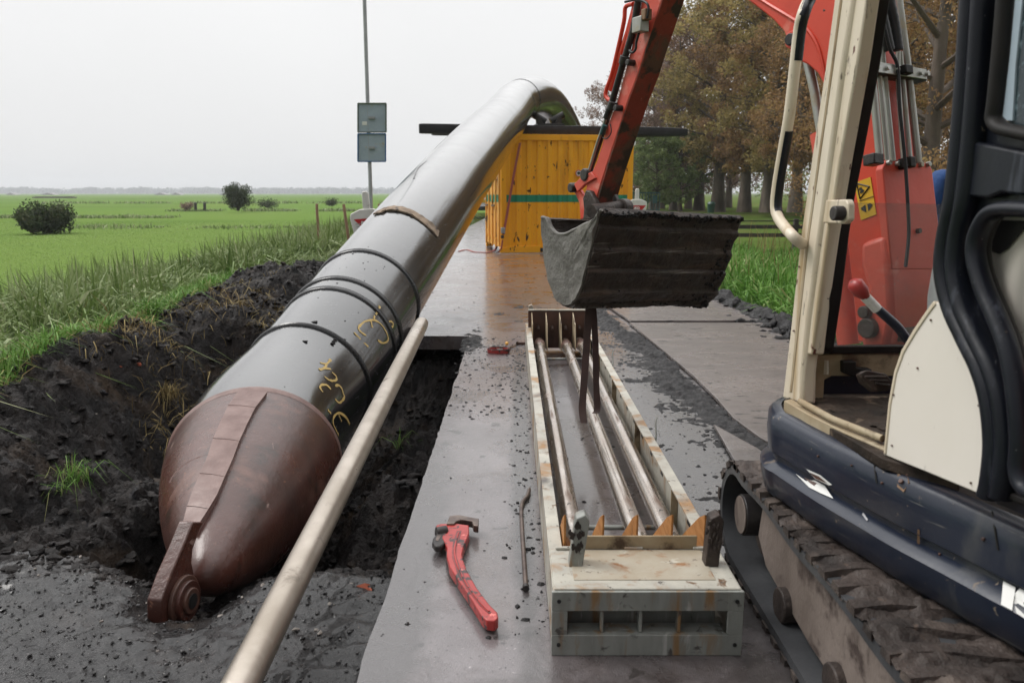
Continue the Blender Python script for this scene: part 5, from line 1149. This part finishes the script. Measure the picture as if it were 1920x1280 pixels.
for j in range(nL): F += [(j, O + j, O + j + 1, j + 1), ((nP - 1) * W1 + j, (nP - 1) * W1 + j + 1, O + (nP - 1) * W1 + j + 1, O + (nP - 1) * W1 + j)]
for i in range(nP - 1): F += [(i * W1, (i + 1) * W1, O + (i + 1) * W1, O + i * W1), (i * W1 + nL, O + i * W1 + nL, O + (i + 1) * W1 + nL, (i + 1) * W1 + nL)]
mb.add(V, F); bkt = obj('bucket', mb, 'bucket_out', EX, 50)
side = back + [(1027, 409), (1033, 424), (1044, 436), (1060, 438), (1080, 430), (1100, 420), (1116, 414), (1123, 400)]
for k, nm in ((0., 'side_plate'), (1., 'side_plate')):
    pl = [BK(a, b) + LV * k for a, b in side]
    # triangulated plate subdivided for lumps: fan around a centre with rings
    cen = BK(1072, 490) + LV * k; rings = []
    for t in (1.0, .985, .9, .75, .6, .45, .3, .15):
        rg2 = []
        for p in catmull(pl + [pl[0]], 3)[:-1]:
            q = cen.lerp(p, t); am = (.012 * fbm(q.x, q.y, q.z, 16, 4) + .012 * max(0, fbm(q.x, q.y, q.z, 6, 3))) * (1 if t < 1 else 0); rg2.append(q - NR * (.012 + am if t < 1 else .0))
        rings.append(rg2)
    b0 = [p + NR * .012 for p in rings[0]]
    s_o = obj(nm, MB().loft([b0] + rings), 'bucket_side', bkt, 50)
    if k == 0:
        tp = catmull([BK(a, b) for a, b in ((1019, 408), (1027, 410), (1034, 425), (1045, 437), (1062, 439), (1082, 430), (1102, 420), (1116, 413), (1124, 402), (1131, 393))], 4)
        obj('rim_bead', MB().tube([p - NR * .008 for p in tp], [.009 + .003 * mn.noise(p * 30) for p in tp], 8), 'bucket_side', s_o, 50)
mm = MB()
for _ in range(300):
    r = random.random()
    if r < .5: i = random.randint(0, 7); j = random.uniform(0, nL)
    elif r < .68: i = random.randint(20, nP // 2 + 8); j = nL - 1.5 - abs(random.gauss(0, 3.5))
    elif r < .9: i = nP // 2 + random.randint(-2, 3); j = random.uniform(0, nL)
    else: i = random.randint(0, nP // 2 + 2); j = random.uniform(0, nL)
    j = max(0, min(nL, j)); q = shell_pt(min(i, nP - 1), j); s = random.uniform(.003, .010 if r < .68 else .006); mm.sph(q, (s * 1.3, s, s), 6, .8)
struct(obj('mud_lumps', mm, 'clod', bkt, 60), 'stuff')
# --- straps hung from the bucket round the middle rod
def strap(pp, wd_, label, tw=0):
    P = catmull(pp, 8); L = []
    for i, p in enumerate(P):
        X = Vector((1, -.25 + tw, 0)).normalized(); Yd = Vector((0, 1, 0)); wv = wd_ * (1 + .07 * mn.noise(p * 12)); L.append([p - X * wv / 2, p + X * wv / 2, p + X * wv / 2 + Yd * .006, p - X * wv / 2 + Yd * .006])
    return tag(obj('lifting_strap', MB().loft(L), 'strap', None, 40), label, 'lifting strap', 'brown lifting straps hanging from the bucket')
strap([WY(1106, 556, 3.94), WY(1103, 600, 3.93), WY(1099, 660, 3.92), WY(1095, 720, 3.90), WY(1092, 765, 3.88), WY(1095, 793, 3.85)], .036, 'left brown strap from the bucket to the middle rod')
strap([WY(1110, 556, 3.98), WY(1114, 600, 3.97), WY(1117, 660, 3.96), WY(1118, 720, 3.94), WY(1120, 765, 3.92), WY(1116, 775, 3.90)], .032, 'right brown strap from the bucket to the middle rod', .1)
# --- cab
E_ = Vector((.1, -.995, 0)).normalized(); NLc = Vector((-.995, -.1, 0)).normalized(); CP0 = Vector((.88, 2.42, 0))
def CL(px, py, off=0): return WP(px, py, CP0 + NLc * off, NLc)
def cpr(name, pl, mat, off=0., th=.02, bev=.003, parent=EX, sm=30, lab=None): return obj(name, MB().prism([CL(a, b, off) for a, b in pl], -NLc * th), mat, parent, sm, bev, lab)
pil = cpr('cab_pillar', [(1465, 748), (1478, 640), (1500, 440), (1521, 290), (1545, 130), (1565, -20), (1600, -20), (1578, 130), (1556, 290), (1541, 400), (1530, 480), (1514, 600), (1503, 700), (1502, 760)], 'cream_cab', 0, .05, .012)
cpr('pillar_flange', [(1600, -20), (1578, 130), (1556, 290), (1541, 400), (1530, 480), (1514, 600), (1506, 665), (1522, 665), (1534, 560), (1551, 440), (1576, 290), (1606, 120), (1626, -20)], 'cream_cab', -.012, .04, .006, pil)
cpr('pillar_groove', [(1577, -20), (1557, 130), (1534, 290), (1513, 440), (1490, 640), (1480, 735), (1484, 735), (1494, 640), (1517, 440), (1538, 290), (1561, 130), (1581, -20)], 'inner_cream', .002, .006, .001, pil)
cpr('window_seal', [(1624, -20), (1604, 120), (1575, 290), (1562, 372), (1546, 480), (1528, 600), (1520, 660), (1526, 664), (1534, 655), (1548, 560), (1562, 440), (1572, 372), (1588, 290), (1618, 120), (1638, -20)], 'rubber', -.035, .05, .004)
hnd = cpr('latch_plate', [(1548, 375), (1586, 374), (1590, 382), (1590, 412), (1582, 420), (1542, 418)], 'cream_cab', .004, .02, .004)
lc = CL(1571, 400, .02); obj('latch_knob', MB().cyl(lc, NLc, .020, .03, 20), 'dark_iron', hnd, 30, .003); obj('latch_knob', MB().tube([lc, lc + Vector((.03, -.01, 0))], .010, 12), 'wrench_steel', hnd, 40)
# handrail
hr = [(1505, 458), (1490, 446), (1470, 424), (1458, 405), (1454, 385), (1458, 345), (1468, 285), (1480, 215), (1490, 130), (1498, 60), (1506, 25), (1520, -5), (1545, -25)]
hp3 = catmull([CL(a, b, .05 if 0 < i < 11 else .01) for i, (a, b) in enumerate(hr)], 5)
rail = obj('handrail', MB().tube(hp3, .0165, 14), 'cream_cab', EX, 50)
for (y0, y1, ph) in ((235, 402, 0), (-5, 120, 1)):
    seg = [p for p in hp3 if y0 < proj(p)[1] < y1 and proj(p)[0] < 1530]; 
    if len(seg) > 2: obj('worn_tape', MB().tube([p + Vector((.002, 0, 0)) for p in seg], .0178, 14), 'black_frame', rail, 50, 0, 'dark worn section of the handrail')
# windshield (lower pane)
YG = 2.44
gl = obj('windshield', MB().prism([WY(a, b, YG) for a, b in ((1524, 655), (1762, 652), (1766, 383), (1566, 379))], (0, .006, 0)), 'glass', EX, None)
obj('windshield_seal', MB().prism([WY(a, b, YG - .01) for a, b in ((1518, 650), (1765, 648), (1765, 662), (1520, 664))], (0, .03, 0)), 'rubber', gl, 30, .003)
# front sill with recess
sill = obj('cab_front_wall', MB().prism([WY(a, b, YG) for a, b in ((1508, 664), (1690, 664), (1690, 705), (1560, 705), (1546, 712), (1544, 750), (1498, 752))], (0, .02, 0)), 'inner_cream', EX, 30, .003)
obj('recess', MB().prism([WY(a, b, YG + .05) for a, b in ((1530, 698), (1700, 690), (1700, 760), (1530, 760))], (0, .02, 0)), 'blue_skirt', EX, None)
obj('recess', MB().prism([WY(a, b, YG - .03) for a, b in ((1582, 678), (1606, 678), (1606, 690), (1634, 692), (1640, 704), (1600, 706), (1582, 700))], (0, .03, 0)), 'rubber', EX, 30, .003)
pd = obj('pedal', MB().prism([WY(a, b, 2.25) for a, b in ((1612, 700), (1625, 693), (1662, 700), (1675, 716), (1668, 732), (1640, 734), (1618, 716))], (0, .03, -.01)), 'mud_metal', EX, 30, .004)
for k in range(3): obj('pedal_rib', MB().tube([WY(1622 + k * 10, 706 + k * 6, 2.24), WY(1660 + k * 5, 706 + k * 8, 2.24)], .004, 6), 'mud_metal', pd, 50)
fl = [WZ(a, b, .695) for a, b in ((1472, 748), (1560, 700), (1800, 715), (1800, 900), (1655, 858), (1560, 802))]
vf, ff_ = grid(np.arange(.86, 1.6, .012), np.arange(1.6, 2.43, .012), lambda x, y: .694 + .014 * fbm(x, y, 0, 6, 4) + .009 * fbm(x, y, 3, 26, 4))
ff_ = [q for q in ff_ if all(vf[k][0] > .905 + (2.4 - vf[k][1]) * .30 for k in q)]
struct(raw_obj('floor_mud', vf, ff_, 'floor', EX, 60), 'stuff')
fv = obj('cab_floor', MB().prism(fl, (0, 0, -.03)), 'floor', EX, 30, .004)
kk = [WZ(a, b, .70) for a, b in ((1470, 750), (1515, 776), (1580, 808), (1660, 842))]
obj('floor_edge', MB().loft([[p, p + Vector((.03, .02, .0)), p + Vector((.03, .02, -.05)), p + Vector((0, 0, -.06))] for p in kk]), 'inner_cream', EX, 30, .003)
kk = [WZ(a, b, .715) for a, b in ((1500, 752), (1560, 785), (1655, 822))]
obj('floor_ridge', MB().tube(kk, .010, 8), 'inner_cream', EX, 50)
# lever
lv = thing_lever = obj('lever', MB().tube(catmull([WY(a, b, 2.12) for a, b in ((1642, 576), (1660, 592), (1682, 612), (1700, 635), (1722, 655), (1745, 668))], 5), .0125, 14), 'blue_skirt', EX, 50)
obj('lever_sleeve', MB().tube([WY(1622, 556, 2.12), WY(1645, 580, 2.12)], .0135, 14), 'white_plastic', lv, 50)
obj('lever_grip', MB().tube([WY(1598, 526, 2.12), WY(1603, 532, 2.12), WY(1614, 546, 2.12), WY(1624, 557, 2.12)], [.012, .026, .026, .014], 14, True, .8), 'wrench_red', lv, 50)
# white side panel
sp = [(1750, 568), (1735, 588), (1712, 622), (1690, 660), (1676, 700), (1665, 760), (1656, 852), (1740, 886), (1836, 926), (1845, 885), (1846, 800), (1838, 740), (1815, 665), (1790, 610), (1764, 566)]
cpr('side_panel', sp, 'cream_plain', .015, .012, .003)
cpr('side_panel_edge', [(1750, 564), (1735, 584), (1712, 618), (1690, 656), (1676, 696), (1665, 756), (1656, 850), (1660, 852), (1669, 760), (1680, 700), (1694, 661), (1716, 624), (1739, 590), (1754, 570)], 'cream_cab', .018, .03, .002)
# seat behind frame
sc = WY(1822, 560, 1.95); obj('seat', MB().sph(sc, (.09, .12, .27), 20, .1), 'seat_grey', EX, 60)
# door frame rails
def shift(pl, dx): return [(a + dx, b) for a, b in pl]
ol = [(1815, -30), (1806, 120), (1796, 250), (1783, 370), (1768, 450), (1764, 510), (1778, 575), (1805, 635), (1832, 690), (1850, 750), (1858, 830), (1852, 900), (1845, 930)]
def crail(name, pl, off, r, mat, flat=.6, parent=EX, n=14):
    return obj(name, MB().tube(catmull([CL(a, b, off) for a, b in pl], 5), r, n, True, flat), mat, parent, 50)
df = crail('door_frame', shift(ol, 8), .03, .024, 'black_frame', .8)
crail('door_seal', shift(ol, 0), .015, .016, 'rubber', .8, df)
crail('door_rail', shift([(a, b) for a, b in ol], 32), .02, .028, 'black_frame', .7, df)
il = [(1960, 395), (1890, 392), (1862, 398), (1846, 415), (1832, 450), (1832, 490), (1848, 545), (1872, 600), (1892, 655), (1906, 730), (1914, 820), (1912, 880), (1925, 915), (1960, 930)]
crail('door_rail', il, .035, .022, 'black_frame', .7, df); crail('door_seal', shift(il, 14), .02, .016, 'rubber', .7, df)
# skin between rails
skin = [(1815, -30), (1806, 120), (1796, 250), (1783, 370), (1768, 450), (1764, 510), (1778, 575), (1805, 635), (1832, 690), (1850, 750), (1858, 830), (1850, 930), (1870, 945), (1960, 985), (1960, 930), (1925, 915), (1912, 880), (1914, 820), (1906, 730), (1892, 655), (1872, 600), (1848, 545), (1832, 490), (1832, 450), (1846, 415), (1862, 398), (1890, 392), (1960, 395), (1960, 270), (1872, 240), (1862, 225), (1880, 100), (1895, -30)]
cpr('door_skin', skin, 'black_frame', .008, .03, .003, df)
cpr('door_panel', [(1806, 262), (1960, 292), (1960, 372), (1876, 362), (1850, 372), (1800, 368)], 'black_frame', .030, .02, .006, df)
wl = [(1888, -30), (1878, 90), (1868, 190), (1864, 222), (1874, 238), (1900, 246), (1970, 260)]
crail('window_seal', wl, .03, .018, 'rubber', .7, df)
cpr('window_edge', [(1906, -30), (1893, 110), (1880, 218), (1888, 226), (1898, 226), (1904, 120), (1920, -30)], 'sign_grey', .024, .004, 0, df)
cpr('door_window', [(1908, -30), (1895, 110), (1882, 222), (1905, 236), (1990, 255), (1990, -30)], 'dark_glass', .020, .004, 0, df)
cpr('rear_panel', [(1836, 400), (1990, 398), (1990, 1000), (1925, 930), (1918, 800), (1890, 640), (1850, 540), (1828, 480)], 'cream_plain', -.05, .02, .003)
cpr('vent', [(1846, 412), (1930, 414), (1888, 466), (1872, 476), (1856, 470)], 'black_ink', -.044, .004, 0)
cpr('red_pipe', [(1912, 715), (1990, 690), (1990, 740), (1916, 800)], 'red_paint', -.03, .03, .004)
cpr('red_bar', [(1852, 918), (1990, 975), (1990, 990), (1852, 934)], 'red_paint', .0, .03, .004)
cpr('lower_seal', [(1848, 905), (1990, 962), (1990, 976), (1848, 919)], 'rubber', .02, .03, .004)
# --- body skirt
tp = [WZ(a, b, .67) for a, b in ((1452, 772), (1470, 781), (1500, 797), (1560, 828), (1640, 865), (1700, 893), (1800, 935), (1920, 986), (2060, 1042))]
path = [Vector((2.2, 2.78, .67)), Vector((1.5, 2.74, .67)), Vector((1.1, 2.66, .67)), Vector((.92, 2.58, .67)), Vector((.84, 2.49, .67))] + tp[0:1] + tp[1:]
path = catmull(path, 4)
sec = [(-.03, .672), (-.006, .668), (.008, .655), (.010, .60), (.004, .545), (-.012, .535), (-.010, .520), (.016, .508), (.026, .497), (.022, .470), (.010, .42), (-.03, .385), (-.10, .372)]
rings = []
for i, p in enumerate(path):
    T = (path[min(i + 1, len(path) - 1)] - path[max(i - 1, 0)]); T.z = 0; T.normalize(); n_ = Vector((T.y, -T.x, 0))
    if i < 3: n_ = Vector((0, 1, 0))
    if n_.dot(Vector((-1, 0, 0))) < 0 and i > 12: n_ = -n_
    rings.append((p, n_))
# make normals point outward (away from body centre)
bc = Vector((1.9, 1.6, 0)); rr2 = []
for p, n_ in rings:
    if n_.dot(Vector((p.x, p.y, 0)) - bc) < 0: n_ = -n_
    rr2.append([Vector((p.x, p.y, 0)) + n_ * o_ + Vector((0, 0, z)) for o_, z in sec])
sk_ = obj('body_skirt', MB().loft(rr2, False, False), 'blue_skirt', EX, 50)
pl_ = [r[0] for r in rr2] + [Vector((2.6, .0, .672)), Vector((2.9, 1.4, .672))]
obj('deck', MB().prism([Vector((p.x, p.y, .665)) for p in pl_], (0, 0, -.02)), 'floor', EX, None)
obj('undercarriage', MB().prism([Vector((p.x, p.y, .40)) for p in [r[-1] for r in rr2]] + [Vector((2.6, .0, .40)), Vector((2.9, 1.4, .40))], (0, 0, .03)), 'dark_iron', EX, None)
# rest of the machine outside the picture: roof, far pillars, seat, engine cover
obj('cab_roof', MB().prism([(.86, 2.30, 2.14), (1.84, 2.38, 2.14), (1.86, 2.20, 2.20), (1.92, 1.05, 2.20), (1.86, .82, 2.14), (1.02, .76, 2.14), (.93, 1.0, 2.20), (.86, 2.15, 2.20)], (0, 0, .05)), 'cream_cab', EX, 30, .02)
for a, b, r in (((1.80, 2.50, .70), (1.80, 2.34, 2.16), .035), ((1.12, .86, .70), (1.08, .86, 2.16), .04), ((1.84, .95, .70), (1.82, .92, 2.16), .04)):
    obj('cab_pillar', MB().tube([a, b], r, 4), 'cream_cab', EX, 30, .008)
obj('rear_window', MB().prism([(1.12, .85, 1.35), (1.82, .93, 1.35), (1.81, .91, 2.12), (1.09, .85, 2.12)], (0, -.006, 0)), 'dark_glass', EX, None)
hood = obj('engine_cover', MB().prism([(1.16, .80, .68), (1.12, .10, .68), (1.35, -.35, .68), (2.05, -.42, .68), (2.5, -.1, .68), (2.55, .95, .68), (2.42, 1.9, .68), (1.95, 2.2, .68), (1.92, .95, .68)], (0, 0, .62)), 'red_paint', EX, 30, .06)
for k in range(6): obj('cover_vent', MB().box((1.17 - .0, .30 + .0, .82 + k * .06), (.03, .42, .022)), 'black_ink', hood, None)
obj('seat_cushion', MB().box((1.42, 1.45, .98), (.46, .46, .13)), 'rubber', EX, 40, .04)
obj('seat_back', MB().box((1.42, 1.18, 1.30), (.44, .12, .60)), 'rubber', EX, 40, .05)
# letter K + scuffs on skirt lower band
bvs = BVHTree.FromPolygons([tuple(v) for r in rr2 for v in r], MB().loft(rr2, False, False).f)
def skh(px, py, lift=.003):
    r = ray(px, py).normalized(); h = bvs.ray_cast(CAM, r)
    if not h[0]: return None
    n_ = h[1] if h[1].dot(r) < 0 else -h[1]; return h[0] + n_ * lift
mbk = MB()
for poly in (((1883, 1088), (1906, 1100), (1899, 1145), (1878, 1134)), ((1914, 1102), (1945, 1118), (1920, 1131), (1899, 1118)), ((1899, 1116), (1918, 1128), (1934, 1165), (1907, 1150))):
    q = [skh(*p) for p in poly]
    if all(q): mbk.add(q, [tuple(range(len(q)))])
if mbk.v: obj('lettering', mbk, 'white_mark', sk_, None)
for poly, mt_ in ((((1513, 878), (1540, 890), (1562, 908), (1556, 909), (1530, 897)), 'white_mark'), (((1492, 889), (1512, 903), (1530, 900), (1548, 910), (1563, 936), (1540, 926), (1518, 915)), 'white_mark'), (((1684, 888), (1700, 889), (1706, 905), (1696, 922), (1684, 912)), 'wood'), (((1722, 991), (1726, 992), (1725, 1022), (1720, 1020)), 'wood'), (((1620, 960), (1628, 975), (1626, 978), (1617, 966)), 'grey_mark')):
    q = [skh(*p) for p in poly]
    if all(q): obj('paint_scrape', MB().add(q, [tuple(range(len(q)))]), mt_, sk_, None)
for poly in (((1519, 884), (1538, 892), (1554, 905), (1532, 896)), ((1508, 897), (1530, 903), (1545, 912), (1556, 930), (1535, 918), (1520, 908))):
    q = [skh(*p, .005) for p in poly]
    if all(q): obj('paint_scrape', MB().add(q, [tuple(range(len(q)))]), 'dark_rust', sk_, None)
for (px, py, r) in ((1655, 905, .003), (1598, 872, .0025), (1690, 903, .006), (1845, 1010, .004), (1762, 1040, .003), (1535, 855, .003)):
    r_ = ray(px, py).normalized(); h = bvs.ray_cast(CAM, r_)
    if h[0]: n_ = h[1] if h[1].dot(r_) < 0 else -h[1]; obj('bolt', MB().cyl(h[0] + n_ * .002, n_, r, .006, 10), 'dark_rust', sk_, 30, .001)
for pl in ([(1640, 868), (1642, 885), (1645, 905)], [(1860, 960), (1866, 990), (1872, 1030)]):
    q = [skh(a, b, .0015) for a, b in pl]
    if all(q): obj('panel_seam', MB().tube(q, .0025, 6), 'black_ink', sk_, 50)
for (px, py) in ((1672, 835), (1700, 890), (1820, 905), (1835, 760), (1745, 600), (1675, 740), (1720, 690)):
    c_ = CL(px, py, .017); obj('rivet', MB().cyl(c_, NLc, .0024, .003, 10), 'dark_rust', EX, 30)
for (px, py) in ((1545, 20), (1520, 250), (1498, 500), (1488, 620)): obj('rivet', MB().cyl(CL(px, py, .003), NLc, .003, .004, 10), 'rust_band', pil, 30)
cpr('instruction_label', [(1518, 672), (1552, 676), (1552, 702), (1518, 700)], 'cream_plain', -.10, .002, 0)
# --- track
TX0, TX1 = .785, 1.14; RT = .195; ZC = .20; YF = 2.66; YB = .55
def loop(r, n=22):
    P = []
    for i in range(n + 1): t = math.pi / 2 - math.pi * i / n; P.append((YF + r * math.cos(t), ZC + r * math.sin(t)))
    for i in range(1, 30): P.append((YF - (YF - YB) * i / 30, ZC - r))
    for i in range(n + 1): t = -math.pi / 2 - math.pi * i / n; P.append((YB + r * math.cos(t), ZC + r * math.sin(t)))
    for i in range(1, 30): P.append((YB + (YF - YB) * i / 30, ZC + r + .006 * math.sin(i * .8)))
    return P
lo, li = loop(RT - .012), loop(RT - .042)
rg3 = [[Vector((TX0, a[0], a[1])), Vector((TX1, a[0], a[1])), Vector((TX1, b[0], b[1])), Vector((TX0, b[0], b[1]))] for a, b in zip(lo, li)]; rg3.append(rg3[0])
trk = obj('track', MB().loft(rg3, False), 'track_in', EX, 40)
mb = MB(); full = loop(RT - .012, 16); acc = 0; last = 0; P2 = [Vector((0, a, b)) for a, b in full]; P2.append(P2[0]); nxt = 0; d_ = 0
for i in range(len(P2) - 1):
    a, b = P2[i], P2[i + 1]; L = (b - a).length
    while nxt <= d_ + L:
        p = a.lerp(b, (nxt - d_) / L); T = (b - a).normalized(); n_ = Vector((0, T.z, -T.y)); 
        if n_.dot(p - Vector((0, (YF + YB) / 2 if YB < p.y < YF else (YF if p.y >= YF else YB), ZC))) < 0: n_ = -n_
        sk2 = .016; w2 = .048
        prof = []
        for s in range(9):
            u = s / 8; x = TX0 - .006 + (TX1 - TX0 + .012) * u; q = p + Vector((x, 0, 0)) + T * (sk2 * math.sin(u * math.pi * 2) + .006 * mn.noise(Vector((x * 9, nxt * 9, 0)))); j = .004 * mn.noise(Vector((x * 14, nxt * 20, 3)))
            prof.append([q - T * w2 / 2 - n_ * .004, q - T * w2 * .38 + n_ * (.017 + j), q + T * w2 * .38 + n_ * (.017 + j), q + T * w2 / 2 - n_ * .004])
        mb.loft(prof); nxt += .088
    d_ += L
obj('track_lugs', mb, 'track', trk, 40)
yy_ = np.arange(YB - .05, YF + .10, .011); xx_ = np.linspace(TX0 - .004, TX1, 40)
def mud_h(x, y):
    z = ZC + math.sqrt(max(0, RT ** 2 - max(0, y - YF) ** 2)); wv = math.sin((y + .016 * math.sin((x - TX0) / (TX1 - TX0) * 6.28)) / .088 * 6.28)
    return z - .004 + .006 * wv + .020 * fbm(x, y, 0, 7, 4) + .008 * fbm(x, y, 3, 40, 3)
v_, f_ = grid(xx_, yy_, mud_h)
struct(raw_obj('track_mud', v_, f_, 'track', trk, 60), 'stuff')
cb = MB()
for i in range(26): y = YF - .05 - i * .085; cb.box((TX0 + .22, y, ZC - RT + .055), (.10, .04, .03))
obj('inner_cogs', cb, 'track', trk, 30, .004)
obj('idler_wheel', MB().cyl((TX0 + .16, YF, ZC), (1, 0, 0), RT - .048, .10, 36), 'mud_metal', trk, 40, .006)
hub = obj('hub', MB().tube([(TX0 + .035, YF - .02, ZC + .02), (TX0 + .02, YF - .02, ZC + .02), (TX0 + .12, YF - .02, ZC + .02)], [.06, .072, .072], 28), 'dark_iron', trk, 30, .004)
obj('hub_face', MB().cyl((TX0 + .018, YF - .02, ZC + .02), (1, 0, 0), .066, .006, 28), 'track_frame', trk, 30, .002)
obj('track_frame', MB().prism([(TX0 + .055, YF - .13, ZC + .10), (TX0 + .055, YF - .10, ZC - .02), (TX0 + .055, YF - .20, ZC - .09), (TX0 + .055, YF - .60, ZC - .13), (TX0 + .055, YB, ZC - .13), (TX0 + .055, YB, ZC + .13), (TX0 + .055, YF - .3, ZC + .12)], (.03, 0, 0)), 'track_frame', EX, 30, .01)
obj('track_frame', MB().box((TX0 + .16, (YF + YB) / 2 - .15, ZC + .02), (.18, YF - YB - .4, .2)), 'mud_metal', EX, 30, .01)
for y in (2.25, 1.85, 1.45, 1.05): obj('track_roller', MB().cyl((TX0 + .10, y, ZC - .11), (1, 0, 0), .055, .14, 20), 'mud_metal', trk, 40, .005)
# right hand track (mostly hidden)
t2 = MB(); 
rg4 = [[v + Vector((1.05, 0, 0)) for v in r] for r in rg3]; obj('track', t2.loft(rg4, False), 'track', EX, 40)
obj('body_core', MB().box((1.65, 1.3, .52), (.7, 2.1, .25)), 'dark_iron', EX, 30, .02)

# ------------------------------------------------------------------ person behind the door frame
pr = Vector((2.47, 4.35, .0))
V_ = {}; joints = dict(pel=(0, 0, .95), chest=(0, .0, 1.28), neck=(0, 0, 1.50), shl=(-.19, 0, 1.43), shr=(.19, 0, 1.43), ell=(-.26, -.03, 1.14), elr=(.26, -.03, 1.14), wl=(-.25, -.12, .90), wr=(.25, -.12, .90), hl=(-.25, -.15, .82), hr=(.25, -.15, .82), hpl=(-.10, 0, .90), hpr=(.10, 0, .90), knl=(-.11, -.02, .50), knr=(.12, .03, .50), anl=(-.12, .02, .09), anr=(.13, .06, .09), tol=(-.13, -.15, .04), tor=(.14, -.10, .04))
rad_ = dict(pel=.15, chest=.165, neck=.06, shl=.075, shr=.075, ell=.055, elr=.055, wl=.04, wr=.04, hl=.035, hr=.035, hpl=.10, hpr=.10, knl=.07, knr=.07, anl=.05, anr=.05, tol=.045, tor=.045)
edges = [('pel', 'chest'), ('chest', 'neck'), ('chest', 'shl'), ('shl', 'ell'), ('ell', 'wl'), ('wl', 'hl'), ('chest', 'shr'), ('shr', 'elr'), ('elr', 'wr'), ('wr', 'hr'), ('pel', 'hpl'), ('hpl', 'knl'), ('knl', 'anl'), ('anl', 'tol'), ('pel', 'hpr'), ('hpr', 'knr'), ('knr', 'anr'), ('anr', 'tor')]
def skin_obj(name, joints, edges, rad_, mat, parent, root_):
    ks = list(joints); me = bpy.data.meshes.new(name); me.from_pydata([joints[k] for k in ks], [(ks.index(a), ks.index(b)) for a, b in edges], []); o = bpy.data.objects.new(name, me); COL.objects.link(o)
    md = o.modifiers.new('s', 'SKIN'); md.use_smooth_shade = True
    for i, k in enumerate(ks): me.skin_vertices[0].data[i].radius = (rad_[k], rad_[k] * .85); me.skin_vertices[0].data[i].use_root = (k == root_)
    o.modifiers.new('ss', 'SUBSURF').levels = 2; o.modifiers['ss'].render_levels = 2; me.materials.append(MT[mat])
    bpy.context.view_layer.update(); ev = bpy.data.meshes.new_from_object(o.evaluated_get(bpy.context.evaluated_depsgraph_get())); bpy.data.objects.remove(o)
    o = bpy.data.objects.new(name, ev); COL.objects.link(o); ev.name = name
    if parent is not None: o.parent = parent
    return o
pn = bpy.data.objects.new('person', None); COL.objects.link(pn); pn.location = pr; tag(pn, 'person in a blue work jacket mostly hidden behind the dark door frame', 'person')
bod = skin_obj('body', joints, edges, rad_, 'blue_cloth', pn, 'pel')
bod.data.materials.append(MT['dark_cloth'])
for p in bod.data.polygons: p.material_index = 1 if p.center.z < .86 and abs(p.center.x) < .21 else 0
hd = skin_obj('head', dict(a=(0, 0, 1.50), b=(0, -.01, 1.60), c=(0, -.02, 1.70)), [('a', 'b'), ('b', 'c')], dict(a=.055, b=.075, c=.085), 'skin', pn, 'a')
mb = MB().sph((0, .012, 1.715), (.092, .105, .085), 16); o = bpy.data.objects.new('hair', bpy.data.meshes.new('hair')); o.data.from_pydata(mb.v, [], mb.f); o.data.materials.append(MT['hair']); COL.objects.link(o); o.parent = pn
for s_ in (-1, 1):
    mb = MB()
    for k in range(4): mb.tube([(s_ * .25 + (k - 1.5) * .017, -.16, .81), (s_ * .25 + (k - 1.5) * .018, -.17, .77), (s_ * .25 + (k - 1.5) * .017, -.165, .735 + abs(k - 1.5) * .006)], [.009, .0085, .006], 8)
    mb.tube([(s_ * .22, -.16, .84), (s_ * .21, -.185, .80), (s_ * .215, -.19, .775)], [.010, .009, .007], 8)
    o = bpy.data.objects.new('fingers', bpy.data.meshes.new('fingers')); o.data.from_pydata(mb.v, [], mb.f); o.data.materials.append(MT['skin']); COL.objects.link(o); o.parent = pn

#SECTION haze
# ------------------------------------------------------------------ haze
hz = MB().box((0, 1200, 13), (5200, 2500, 30)); hz.v = [(x, y, -2.6 if z < 0 else 40.0) for x, y, z in hz.v]
m = bpy.data.materials.new('haze'); m.use_nodes = True; t = m.node_tree; t.nodes.clear(); oo = t.nodes.new('ShaderNodeOutputMaterial'); pv = t.nodes.new('ShaderNodeVolumePrincipled')
pv.inputs['Color'].default_value = (.93, .96, 1, 1); pv.inputs['Density'].default_value = .00042; pv.inputs['Anisotropy'].default_value = .2; t.links.new(pv.outputs[0], oo.inputs['Volume']); MT['haze'] = m
USE_HAZE = True
if USE_HAZE:
    o = obj('haze', hz, 'haze', None, None); struct(o, 'stuff'); o['label'] = 'thin pale haze in the air'
for o in bpy.data.objects:
    if '_o' in o: del o['_o']
